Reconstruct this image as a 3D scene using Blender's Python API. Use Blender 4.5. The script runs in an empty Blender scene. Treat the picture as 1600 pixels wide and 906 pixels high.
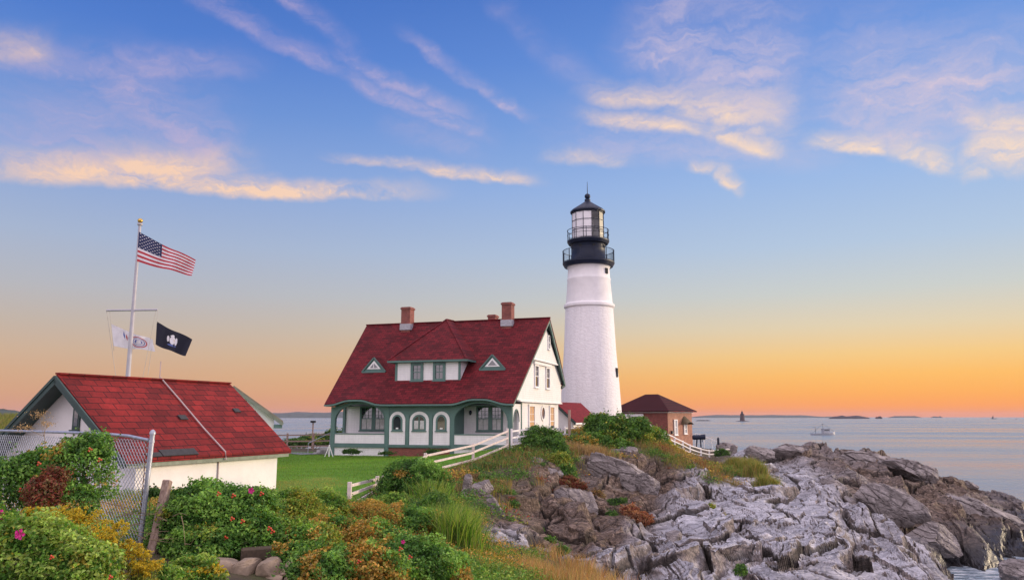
import bpy, math, random
import numpy as np
from math import sin, cos, pi, radians as R
from mathutils import Vector, Matrix

# ------------------------------------------------------------------ camera, world, sun
sc = bpy.context.scene
col = sc.collection
FPX, PITCH, ZC = 1215.0, R(9.26), 9.5          # focal length in 1600-px units, tilt, eye height over the sea
cam = bpy.data.cameras.new('camera'); co = bpy.data.objects.new('camera', cam); col.objects.link(co)
co.location = (0, 0, ZC); co.rotation_euler = (R(90) + PITCH, 0, 0)
cam.sensor_width = 36; cam.lens = 36 * FPX / 1600; cam.clip_start = .1; cam.clip_end = 60000
sc.camera = co
sc.view_settings.view_transform = 'Standard'; sc.view_settings.look = 'None'
sc.view_settings.exposure = 0.0; sc.view_settings.gamma = 1.0
SUN_AZ, SUN_EL = R(74), R(9)
SUN_STRENGTH = 3.2

def ray(u, v):
    dx = (u - 800) / FPX; dy = (453 - v) / FPX
    return Vector((dx, cos(PITCH) - dy * sin(PITCH), sin(PITCH) + dy * cos(PITCH)))
def at(u, v, Y):                                  # a point of the place seen at (u, v), Y metres ahead
    r = ray(u, v); return Vector((0, 0, ZC)) + r * (Y / r.y)
def azel(u, v):
    r = ray(u, v).normalized(); return math.degrees(math.atan2(r.x, r.y)), math.degrees(math.asin(r.z))
def lin(*c):
    return tuple(((x / 255) / 12.92 if x / 255 < .04045 else ((x / 255 + .055) / 1.055) ** 2.4) for x in c)

class NT:                                          # small node-tree helper
    def __init__(s, tree): s.t = tree; s.n = tree.nodes; s.l = tree.links; s.n.clear()
    def node(s, kind, **kw):
        n = s.n.new(kind)
        for k, v in kw.items(): setattr(n, k, v)
        return n
    def put(s, sock, v):
        if isinstance(v, bpy.types.NodeSocket): s.l.new(v, sock)
        elif v is not None:
            if isinstance(v, (tuple, list)) and sock.type == 'RGBA' and len(v) == 3: v = (*v, 1)
            sock.default_value = v
    def math(s, op, a, b=None, c=None, clamp=False):
        n = s.node('ShaderNodeMath', operation=op, use_clamp=clamp)
        s.put(n.inputs[0], a); s.put(n.inputs[1], b)
        if c is not None: s.put(n.inputs[2], c)
        return n.outputs[0]
    def mix(s, f, a, b, mode='MIX'):
        n = s.node('ShaderNodeMix', data_type='RGBA', blend_type=mode)
        s.put(n.inputs[0], f); s.put(n.inputs[6], a); s.put(n.inputs[7], b); return n.outputs[2]
    def ramp(s, f, stops, interp='LINEAR'):
        n = s.node('ShaderNodeValToRGB'); e = n.color_ramp.elements; n.color_ramp.interpolation = interp
        while len(e) < len(stops): e.new(0.5)
        for i, (p, c) in enumerate(stops): e[i].position = p; e[i].color = (*c, 1) if len(c) == 3 else c
        s.put(n.inputs[0], f); return n.outputs[0]
    def noise(s, vec, scale, detail=4, rough=.55, dist=0, color=False):
        n = s.node('ShaderNodeTexNoise'); s.put(n.inputs['Vector'], vec)
        n.inputs['Scale'].default_value = scale; n.inputs['Detail'].default_value = detail
        n.inputs['Roughness'].default_value = rough; n.inputs['Distortion'].default_value = dist
        return n.outputs['Color' if color else 'Fac']
    def vmath(s, op, a, b=None):
        n = s.node('ShaderNodeVectorMath', operation=op); s.put(n.inputs[0], a)
        if b is not None: s.put(n.inputs[1], b)
        return n.outputs[0]
    def maprange(s, x, a, b, c=0, d=1, smooth=False):
        n = s.node('ShaderNodeMapRange', interpolation_type='SMOOTHSTEP' if smooth else 'LINEAR')
        for i, q in enumerate((x, a, b, c, d)): s.put(n.inputs[i], q)
        return n.outputs[0]

def build_world():
    w = bpy.data.worlds.new('World'); sc.world = w; w.use_nodes = True
    t = NT(w.node_tree)
    out = t.node('ShaderNodeOutputWorld')
    tc = t.node('ShaderNodeTexCoord').outputs['Generated']
    sep = t.node('ShaderNodeSeparateXYZ'); t.put(sep.inputs[0], t.vmath('NORMALIZE', tc))
    x, y, z = sep.outputs
    deg = 180 / pi
    az = t.math('MULTIPLY', t.math('ARCTAN2', x, y), deg)
    el = t.math('MULTIPLY', t.math('ARCSINE', z), deg)
    elf = t.math('DIVIDE', el, 60.0, clamp=True)
    E = lambda v: max(0, azel(800, v)[1]) / 60
    right = [(0, lin(240, 146, 100)), (E(636), lin(255, 160, 84)), (E(615), lin(255, 176, 88)), (E(590), lin(254, 190, 102)), (E(560), lin(246, 203, 134)),
             (E(520), lin(228, 210, 176)), (E(470), lin(204, 208, 204)), (E(400), lin(180, 200, 224)), (E(300), lin(156, 186, 230)), (E(200), lin(130, 167, 226)),
             (E(100), lin(108, 150, 220)), (E(0), lin(92, 134, 210)), (1.0, lin(75, 110, 192))]
    left = [(0, lin(206, 142, 122)), (E(636), lin(212, 153, 126)), (E(615), lin(213, 162, 128)), (E(590), lin(211, 169, 136)), (E(560), lin(206, 176, 150)),
            (E(520), lin(195, 180, 168)), (E(470), lin(182, 183, 190)), (E(400), lin(166, 181, 208)), (E(300), lin(138, 166, 217)), (E(200), lin(108, 146, 212)),
            (E(100), lin(82, 126, 205)), (E(0), lin(68, 113, 194)), (1.0, lin(58, 95, 178))]
    base = t.mix(t.maprange(az, -30, 30, 0, 1, True), t.ramp(elf, left), t.ramp(elf, right))
    # --- cirrus, laid out by azimuth and elevation on the sky itself
    comb = t.node('ShaderNodeCombineXYZ'); t.put(comb.inputs[0], az); t.put(comb.inputs[1], el)
    P0 = comb.outputs[0]
    wv = t.vmath('MULTIPLY', t.vmath('SUBTRACT', t.noise(P0, .16, 4, .55, color=True), (.5, .5, .5)), (3.2, 1.5, 0))
    wf = t.vmath('MULTIPLY', t.vmath('SUBTRACT', t.noise(P0, .7, 5, .6, color=True), (.5, .5, .5)), (1.3, .7, 0))
    PW = t.vmath('ADD', P0, t.vmath('ADD', wv, wf))
    # strokes: u0, v0, u1, v1, half-width px, strength, fibre scale
    bright = [(-60, 262, 380, 268, 13, 1.25, 1), (60, 268, 660, 304, 9, 1.35, 1), (120, 252, 330, 262, 14, .5, 1),
              (510, 244, 700, 262, 5, .6, 1), (640, 262, 840, 284, 7, .95, 1), (-40, 80, 90, 84, 14, .55, 1),
              (905, 152, 1130, 165, 12, .75, 1), (1030, 168, 1250, 200, 19, .85, 1), (905, 184, 1110, 206, 8, .95, 1), (1080, 205, 1225, 246, 10, .95, 1),
              (852, 246, 990, 250, 7, .65, 1), (1075, 262, 1120, 272, 6, .7, 1), (1105, 266, 1158, 308, 8, .9, 1),
              (1262, 224, 1400, 238, 8, 1.0, 1), (1380, 232, 1500, 268, 11, 1.0, 1), (1500, 196, 1640, 203, 9, .9, 1), (1510, 240, 1630, 250, 17, 1.1, 1),
              (1500, 275, 1560, 262, 10, .7, 1)]
    pinkish = [(-40, 98, 390, 108, 15, .6, 1), (140, 118, 345, 240, 30, .6, 1), (240, 190, 350, 262, 24, .75, 1), (-40, 205, 300, 245, 40, .45, 1),
               (270, -20, 570, 135, 10, .5, 1), (520, 112, 765, 220, 9, .6, 1), (400, -40, 560, 90, 9, .45, 1), (520, 82, 750, 192, 8, .58, 1),
               (620, 50, 735, 130, 7, .42, 1), (700, 105, 835, 198, 6, .55, 1), (980, 40, 1240, 190, 62, .75, 1), (840, 90, 940, 170, 18, .18, 1),
               (1260, 140, 1640, 195, 46, .8, 1), (1300, 200, 1500, 215, 26, .8, 1), (850, 215, 1300, 250, 22, .42, 1), (600, 190, 760, 240, 20, .2, 1), (1200, 110, 1420, 60, 45, .12, 1), (760, 0, 860, 110, 14, .16, 1)]
    def layer(strokes):
        acc = None
        for (u0, v0, u1, v1, hw, st, fs) in strokes:
            a0, e0 = azel(u0, v0); a1, e1 = azel(u1, v1)
            L = math.hypot(a1 - a0, e1 - e0) / 2 * 1.3; ang = math.atan2(e1 - e0, a1 - a0)
            m = t.node('ShaderNodeMapping', vector_type='TEXTURE')
            t.put(m.inputs[0], PW)
            m.inputs['Location'].default_value = ((a0 + a1) / 2, (e0 + e1) / 2, 0)
            m.inputs['Rotation'].default_value = (0, 0, ang)
            m.inputs['Scale'].default_value = (L, hw / FPX * deg * 1.55, 1)
            sp = t.node('ShaderNodeSeparateXYZ'); t.put(sp.inputs[0], m.outputs[0])
            yy = sp.outputs[1]; ax = t.math('ABSOLUTE', sp.outputs[0])
            g = t.math('MULTIPLY', t.maprange(yy, -.95, .15, 0, st, True), t.maprange(yy, 2.3, -.1, 0, 1, True))
            g = t.math('MULTIPLY', g, t.maprange(ax, 1.0, .25, 0, 1, True))
            acc = g if acc is None else t.math('MAXIMUM', acc, g)
        return acc
    def fibre(ang, sx, sy, lo, hi):
        m = t.node('ShaderNodeMapping'); t.put(m.inputs[0], t.vmath('ADD', P0, wf))
        m.inputs['Rotation'].default_value = (0, 0, R(ang)); m.inputs['Scale'].default_value = (sx, sy, 1)
        return t.maprange(t.noise(m.outputs[0], 1, 6, .62), lo, hi)
    wq = t.vmath('MULTIPLY', t.vmath('SUBTRACT', t.noise(P0, .35, 5, .6, color=True), (.5, .5, .5)), (5.0, 3.0, 0))
    def wisp(ang, sx, sy, lo, hi):                     # ragged, warped cloud fibres
        m = t.node('ShaderNodeMapping'); t.put(m.inputs[0], t.vmath('ADD', P0, wq))
        m.inputs['Rotation'].default_value = (0, 0, R(ang)); m.inputs['Scale'].default_value = (sx, sy, 1)
        return t.maprange(t.noise(m.outputs[0], 1, 9, .64, .35), lo, hi)
    f1 = t.math('ADD', t.math('MULTIPLY', wisp(10, .16, .6, .30, .60), .75), t.math('MULTIPLY', wisp(22, .5, 1.7, .36, .66), .40))
    f2 = t.math('MULTIPLY', t.math('ADD', wisp(26, .13, .55, .34, .66), .22), t.math('ADD', wisp(48, .4, 1.3, .3, .7), .5))
    cb = t.math('MULTIPLY', layer(bright), f1, clamp=True)
    cp = t.math('MULTIPLY', layer(pinkish), f2, clamp=True)
    base = t.mix(t.math('MULTIPLY', cp, .8, clamp=True), base, t.mix(t.maprange(az, -15, 15), lin(206, 182, 208), lin(222, 202, 214)))
    warm = t.mix(t.maprange(az, -25, 25), lin(246, 208, 182), lin(252, 222, 196))
    base = t.mix(t.math('MULTIPLY', cb, .98, clamp=True), base, warm)
    # --- the half of the sky behind the viewer and overhead: unseen, brightened as an added fill light on the scene
    back = t.maprange(y, .15, -.55, 0, 1, True)
    up = t.maprange(z, .55, .85, 0, 1, True)
    fillc = t.mix(t.noise(tc, 2.5, 4), lin(222, 212, 230), lin(250, 232, 238))
    fill = t.vmath('SCALE', fillc); t.n[-1].inputs['Scale'].default_value = SKY_FILL
    base = t.mix(t.math('MAXIMUM', back, up), base, fill)
    # --- below the horizon
    base = t.mix(t.maprange(z, -.02, 0, 1, 0), base, (.12, .13, .16))
    bg = t.node('ShaderNodeBackground'); t.put(bg.inputs[0], base); bg.inputs[1].default_value = 1.0
    sky = t.node('ShaderNodeTexSky', sky_type='NISHITA'); sky.sun_disc = False
    sky.sun_elevation = SUN_EL; sky.sun_rotation = SUN_AZ
    bg2 = t.node('ShaderNodeBackground'); t.put(bg2.inputs[0], sky.outputs[0]); bg2.inputs[1].default_value = .0015
    add = t.node('ShaderNodeAddShader'); t.l.new(bg.outputs[0], add.inputs[0]); t.l.new(bg2.outputs[0], add.inputs[1])
    t.l.new(add.outputs[0], out.inputs[0])
SKY_FILL = 1.8  # strength of the added fill from the unseen sky
build_world()
sun = bpy.data.lights.new('sun', 'SUN'); so = bpy.data.objects.new('sun', sun); col.objects.link(so)
sun.energy = SUN_STRENGTH; sun.angle = R(12); sun.color = (1.0, .79, .54)
so.rotation_euler = Vector((sin(SUN_AZ) * cos(SUN_EL), cos(SUN_AZ) * cos(SUN_EL), sin(SUN_EL))).to_track_quat('Z', 'Y').to_euler()
sc.cycles.use_denoising = True
sc.cycles.max_bounces = 6; sc.cycles.transparent_max_bounces = 12

rng = np.random.default_rng(7); random.seed(7)

# ------------------------------------------------------------------ noise in numpy
def _hash(ix, iy, k):
    h = (ix.astype(np.int64) * 374761393 + iy.astype(np.int64) * 668265263 + k * 974634777) & 0x7fffffff
    h = ((h ^ (h >> 13)) * 1274126177) & 0x7fffffff
    return ((h ^ (h >> 16)) & 0xffff) / 65535.0
def vnoise(x, y, k=0):
    ix = np.floor(x); iy = np.floor(y); fx = x - ix; fy = y - iy
    fx = fx * fx * (3 - 2 * fx); fy = fy * fy * (3 - 2 * fy)
    ix = ix.astype(np.int64); iy = iy.astype(np.int64)
    a = _hash(ix, iy, k); b = _hash(ix + 1, iy, k); c = _hash(ix, iy + 1, k); d = _hash(ix + 1, iy + 1, k)
    return (a + (b - a) * fx) * (1 - fy) + (c + (d - c) * fx) * fy
def fbm(x, y, k=0, o=4):
    r = 0; a = .5
    for i in range(o): r = r + a * vnoise(x * 2 ** i, y * 2 ** i, k + i); a *= .5
    return r / (1 - .5 ** o)
def blocks(s, t, k):                               # voronoi cells: tilted, offset facets and the distance to their joints
    ix = np.floor(s).astype(np.int64); iy = np.floor(t).astype(np.int64)
    f1 = np.full(s.shape, 9.); f2 = np.full(s.shape, 9.); v = np.zeros(s.shape)
    for dx in (-1, 0, 1):
        for dy in (-1, 0, 1):
            cx = ix + dx; cy = iy + dy
            px = cx + .1 + .8 * _hash(cx, cy, k); py = cy + .1 + .8 * _hash(cx, cy, k + 1)
            d = np.hypot(s - px, t - py)
            off = _hash(cx, cy, k + 2) - .5
            tilt = (s - px) * (_hash(cx, cy, k + 3) - .5) * .8 + (t - py) * (_hash(cx, cy, k + 4) * .9 - .15)
            n = d < f1
            f2 = np.where(n, f1, np.minimum(f2, d)); v = np.where(n, off + tilt, v); f1 = np.where(n, d, f1)
    return v, f2 - f1

# ------------------------------------------------------------------ the lie of the land
# (u, v, Y, rock) - ground points read off the photograph, or ('w', x, y, z, rock)
CT = [(560, 790, 31, 0), (590, 768, 35, 0), (660, 745, 40, 0), (739, 727, 45, 0), (793, 703, 48, 0), (850, 697, 51, 0), (884, 694, 58, 0),
      ('w', -13.8, 60.2, 6.58, 0), ('w', -7, 57.9, 6.60, 0), ('w', -.1, 55.7, 6.66, 0), ('w', -10, 62, 6.6, 0), ('w', -2, 60, 6.65, 0), (431, 764, 34, 0), (480, 790, 29, 0), (440, 709, 62, 0), (470, 703, 72, 0), (470, 700, 78, 0),
      (222, 853, 12, 0), (400, 885, 11.5, 0), (200, 850, 15, 0), (300, 820, 18, 0), (100, 800, 20, 0), (0, 790, 20, 0), (470, 850, 17, 0), (560, 840, 20, 0), (560, 900, 13.5, 0),
      (640, 860, 18, 0), (650, 800, 27, 0), (700, 880, 17.5, 0), (700, 800, 28, 0),
      (730, 780, 32, .6), (760, 765, 36, .8), (765, 830, 26, .55), (760, 880, 20, .1), (810, 900, 20, .0), (810, 840, 26, .62), (830, 770, 39, .6), (800, 730, 43, .15),
      (860, 870, 25.5, .2), (880, 830, 32, .8), (850, 720, 46, .35), (900, 740, 46, .62), (880, 780, 41, .85), (960, 770, 46, 1), (945, 800, 40, .75), (930, 845, 32, .7), (900, 880, 25.5, .1),
      (960, 850, 31, .85), (1000, 830, 35, 1), (960, 890, 25.5, 1), (940, 715, 52, .45), (1000, 715, 53, .5), (1010, 770, 46, 1), (1050, 890, 26.5, 1), (1050, 840, 34, 1), (1030, 790, 42, 1),
      (1090, 740, 52, .4), (1100, 780, 43, 1), (1100, 840, 34, 1), (1150, 890, 28, 1), (1150, 815, 38, 1), (1170, 770, 47, 1), (1190, 790, 44, 1), (1240, 840, 36, 1), (1250, 890, 30, 1),
      (1300, 830, 39, 1), (1300, 890, 31.5, 1), (1380, 880, 34.5, 1), (1400, 820, 43, 1), (1300, 778, 47.5, 1), (1340, 803, 44.5, 1), ('w', 20.6, 52.2, 2.4, 1), ('w', 22, 49.3, .9, 1), ('w', 23.5, 46.8, 0, 1), (1420, 845, 41.5, 1), (1440, 880, 37, 1), (1445, 900, 35, 1),
      (900, 676, 60, .0), (960, 668, 61, 0), (1010, 676, 62, .0), (1050, 710, 63, .1), (1090, 729, 65, .2), (1110, 736, 63, .3), (1140, 738, 64, .4), (1170, 745, 58, .3), (1210, 775, 50, .7),
      (1000, 668, 68, 0), (1040, 690, 72, 0), (1080, 713, 76, 0), (1110, 719, 78, .1), (1020, 689, 67, 0), (1054, 707, 69, .1), (1080, 718, 70, .1), (1110, 724, 70, .2), (1140, 724, 70, .3), (1143, 716, 80, .2), (985, 670, 75, 0), (1000, 684, 90, 0), (1080, 697, 88, 0), (1110, 703, 90, .2), (1140, 708, 88, .8),
      (1150, 712, 84, 1), (1180, 702, 72, 1), (1200, 730, 62, 1), (1240, 697, 72, 1), (1290, 696, 73, 1), (1260, 730, 62, 1), (1280, 760, 54, 1), (1350, 706, 72, 1), (1400, 709, 72, 1),
      (1340, 735, 63, 1), (1420, 730, 70, 1), (1480, 746, 74, 1), (1530, 766, 76, 1), (1595, 789, 78, 1), (1350, 757, 58, 1), (1390, 779, 57, 1), (1450, 788, 59, 1), (1500, 830, 54, 1), (1550, 810, 60, 1), (1600, 840, 58, 1), (1600, 810, 68, 1),
      (1430, 838, 52, 1), (1500, 868, 53.5, 1), (1570, 865, 55, 1),
      ('w', 27.3, 49.5, -.9, 1), ('w', 30.5, 48.5, -1.0, 1), ('w', 33, 47, -1.2, 1), ('w', 36, 44, -1.5, 1), ('w', 24, 44, -.2, 1), ('w', 22.5, 38, -.6, 1), ('w', 22, 33, -.6, 1), ('w', 26, 36, -2, 1), ('w', 30, 40, -2, 1), ('w', 40, 50, -1.4, 1),
      ('w', 34, 32, -2, 1), ('w', 46, 42, -3, 1), ('w', 19, 26, -.6, 1), ('w', 12, 22, 1.5, 1), ('w', 16, 18, -1, 1), ('w', 7, 17, 3.0, .6), ('w', 8, 10, 1.5, .6), ('w', 3, 14, 6.0, .1), ('w', 2.5, 8, 6.4, 0),
      ('w', -2, 4, 7.7, 0), ('w', -6, 4, 7.7, 0), ('w', -6, 8, 7.6, 0), ('w', -3, 9, 7.5, 0), ('w', -12, 8, 7.5, 0), ('w', 0, 0, 7.6, 0), ('w', -20, 3, 7.5, 0), ('w', -20, 14, 7.4, 0), ('w', -20, 24, 7.0, 0),
      ('w', -26, 34, 6.8, 0), ('w', -20, 42, 6.6, 0), ('w', -14, 48, 6.55, 0), ('w', -30, 50, 6.7, 0), ('w', -25, 64, 6.5, 0), ('w', -18, 74, 6.4, 0), ('w', -5, 72, 6.7, 0), ('w', 3, 66, 7.3, 0), ('w', 8, 83, 6.9, 0), ('w', -6, 90, 5.5, .2),
      ('w', -22, 92, 5.0, .2), ('w', -28, 99, 1.0, .7), ('w', -18, 102, -1.5, 1), ('w', 0, 103, -1.0, 1), ('w', 14, 106, 2, 1), ('w', 26, 96, 2.5, 1), ('w', 18, 112, -2, 1), ('w', 34, 98, -1.5, 1), ('w', 44, 92, -1.5, 1), ('w', 56, 86, -1.8, 1), ('w', 62, 74, -1.5, 1), ('w', 56, 60, -1.5, 1),
      ('w', 70, 90, -4, 1), ('w', 30, 125, -4, 1), ('w', 0, 125, -4, 1), ('w', -24, 120, -4, 1), ('w', -40, 118, 1, .6), ('w', -50, 90, 7.5, .1), ('w', -62, 100, 8.6, .2), ('w', -75, 112, 9.0, .3), ('w', -72, 128, 9.2, .1), ('w', -60, 130, 6, .3), ('w', -48, 130, -1, .8), ('w', -45, 60, 6.8, 0), ('w', -45, 30, 7, 0)]
XY = []; ZV = []; MV = []
for c in CT:
    if c[0] == 'w': q = c[1:4]; m = c[4]
    else: q = at(*c[:3]); m = c[3]
    XY.append((q[0], q[1])); ZV.append(q[2]); MV.append(m)
XY = np.array(XY); ZV = np.array(ZV); MV = np.array(MV)
def _k(d): return np.sqrt(d * d + .6)
_A = _k(np.hypot(XY[:, None, 0] - XY[None, :, 0], XY[:, None, 1] - XY[None, :, 1])) - np.eye(len(XY)) * .25
_n = len(XY); _B = np.zeros((_n + 1, _n + 1)); _B[:_n, :_n] = _A; _B[_n, :_n] = 1; _B[:_n, _n] = 1
_W = np.linalg.solve(_B, np.vstack([np.stack([ZV, MV], 1), [[0, 0]]]))
def base_land(x, y):
    x = np.asarray(x, float).ravel(); y = np.asarray(y, float).ravel(); out = np.empty((len(x), 2))
    for i in range(0, len(x), 40000):
        d = _k(np.hypot(x[i:i + 40000, None] - XY[None, :, 0], y[i:i + 40000, None] - XY[None, :, 1]))
        out[i:i + 40000] = d @ _W[:_n] + _W[_n]
    return out[:, 0], out[:, 1]
def land(x, y):
    x = np.asarray(x, float).ravel(); y = np.asarray(y, float).ravel()
    z, m = base_land(x, y)
    rock = np.clip((m + (fbm(x * .55, y * .55, 50, 4) - .5) * .9 - .32) / .22, 0, 1)
    rock = np.maximum(rock, np.clip((x - 19) / 3, 0, 1) * np.clip((78 - y) / 6, 0, 1) * np.clip((x - 10 - (y - 40) * .35) / 3, 0, 1))
    wx = x + (fbm(x * .3, y * .3, 3, 3) - .5) * 3.0; wy = y + (fbm(x * .3, y * .3, 9, 3) - .5) * 3.0
    s = wx * .24 + wy * .97; t = wx * .97 - wy * .24
    v1, e1 = blocks(s / 7.0, t / 3.0, 11); v2, e2 = blocks(s / 2.4, t / 1.1, 21)
    v3, e3 = blocks(s / .85, t / .42, 31); v4, e4 = blocks(s / .34, t / .2, 41)
    big = np.clip((m - .5) * 2, 0, 1)
    soft = lambda v, e, w: v * (1 - np.exp(-(e / w) ** 2))
    def ledge(p, k):                                   # long plates: a slow rise, then a sharp drop
        q = p - np.floor(p); return np.where(q < k, q / k, (1 - q) / (1 - k)) - .5
    w1 = (fbm(s / 9, t / 4, 13, 3) - .5) * 1.1; jmp = np.round(v1 * 2.2) * .2; jm2 = np.round(v2 * 2.2) * .14
    d = ledge(t / 4.6 + w1 + jmp, .90) * (.72 + .45 * big) + ledge(t / 1.7 + w1 * 2 + jm2, .87) * .26 + ledge(t / .62 + w1 * 3 + jm2 + (fbm(s / 2.5, t / .8, 15, 2) - .5) * 1.2, .82) * .085 + ledge(t / .22 + (fbm(s / 1.2, t / .4, 16, 2) - .5) * 2, .75) * .022
    d += soft(v1, e1, .12) * .48 + soft(v2, e2, .08) * .16 + soft(v3, e3, .06) * .06 + v4 * .016
    d -= .34 * np.exp(-(e1 / .03) ** 2) + .16 * np.exp(-(e2 / .035) ** 2) + .05 * np.exp(-(e3 / .05) ** 2)
    d += (fbm(x * 3, y * 3, 70, 3) - .5) * .05
    soil = (fbm(x * .9, y * .9, 80, 4) - .5) * .22
    crack = np.clip(np.exp(-(e1 / .04) ** 2) + .8 * np.exp(-(e2 / .05) ** 2) + .4 * np.exp(-(e3 / .06) ** 2), 0, 1)
    flat = flatmask(x, y)
    global BROWN; BROWN = np.clip(1.15 * np.clip((3.8 + (y - 30) * .36 - x) / 2.5 + .5, 0, 1) * np.clip((y - 24) / 5, 0, 1) + 1.0 * np.clip((x - 21) / 4, 0, 1) * np.clip((y - 49) / 4, 0, 1) + (fbm(x * .22, y * .22, 91, 3) - .5) * 1.0 - .05, 0, 1)
    return z + (d * .8 - .1) * rock * (1 - flat) + soil * (1 - rock) * (1 - flat), rock * (1 - flat), crack * rock
def flatmask(x, y):                                # lawn, yard and building plots stay smooth
    a = np.clip((-x * .35 - .2 * (y - 48) * 0 + 0.5), 0, 1) * np.clip((y - 29) / 3, 0, 1) * np.clip((86 - y) / 6, 0, 1) * np.clip((x + 46) / 6, 0, 1)
    b = np.clip((y - 56) / 4, 0, 1) * np.clip((12 - x) / 3, 0, 1) * np.clip((88 - y) / 6, 0, 1) * np.clip((x + 46) / 6, 0, 1)
    return np.maximum(a, b)
def gz(x, y): return float(land([x], [y])[0][0])

# ------------------------------------------------------------------ object helpers
def tag(o, label=None, cat=None, group=None, kind=None):
    if label: o['label'] = label
    if cat: o['category'] = cat
    if group: o['group'] = group
    if kind: o['kind'] = kind
    return o
def empty(name, loc=(0, 0, 0), rz=0.0):
    o = bpy.data.objects.new(name, None); col.objects.link(o); o.location = loc; o.rotation_euler = (0, 0, rz); o.empty_display_size = .2; return o
def copy_tree(o, parent=None):
    c = o.copy(); col.objects.link(c)
    if parent: c.parent = parent
    for ch in list(o.children): copy_tree(ch, c)
    return c
def np_mesh(name, V, F, mat, parent=None, colors=None, smooth=False, attrs=None, uv=None):
    """V (n,3), F (m,k) one polygon size"""
    V = np.ascontiguousarray(V, np.float32); F = np.ascontiguousarray(F, np.int32)
    me = bpy.data.meshes.new(name); k = F.shape[1]
    me.vertices.add(len(V)); me.vertices.foreach_set('co', V.ravel())
    me.loops.add(F.size); me.loops.foreach_set('vertex_index', F.ravel())
    me.polygons.add(len(F)); me.polygons.foreach_set('loop_start', np.arange(0, F.size, k, dtype=np.int32))
    me.polygons.foreach_set('use_smooth', np.full(len(F), smooth))
    if colors is not None:
        a = me.color_attributes.new('Col', 'FLOAT_COLOR', 'POINT')
        c = np.ones((len(V), 4), np.float32); c[:, :3] = colors; a.data.foreach_set('color', c.ravel())
    for kk, vv in (attrs or {}).items():
        a = me.attributes.new(kk, 'FLOAT', 'POINT'); a.data.foreach_set('value', np.ascontiguousarray(vv, np.float32))
    me.update(calc_edges=True); me.validate()
    me.materials.append(mat)
    o = bpy.data.objects.new(name, me); col.objects.link(o)
    if parent: o.parent = parent
    return o
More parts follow.
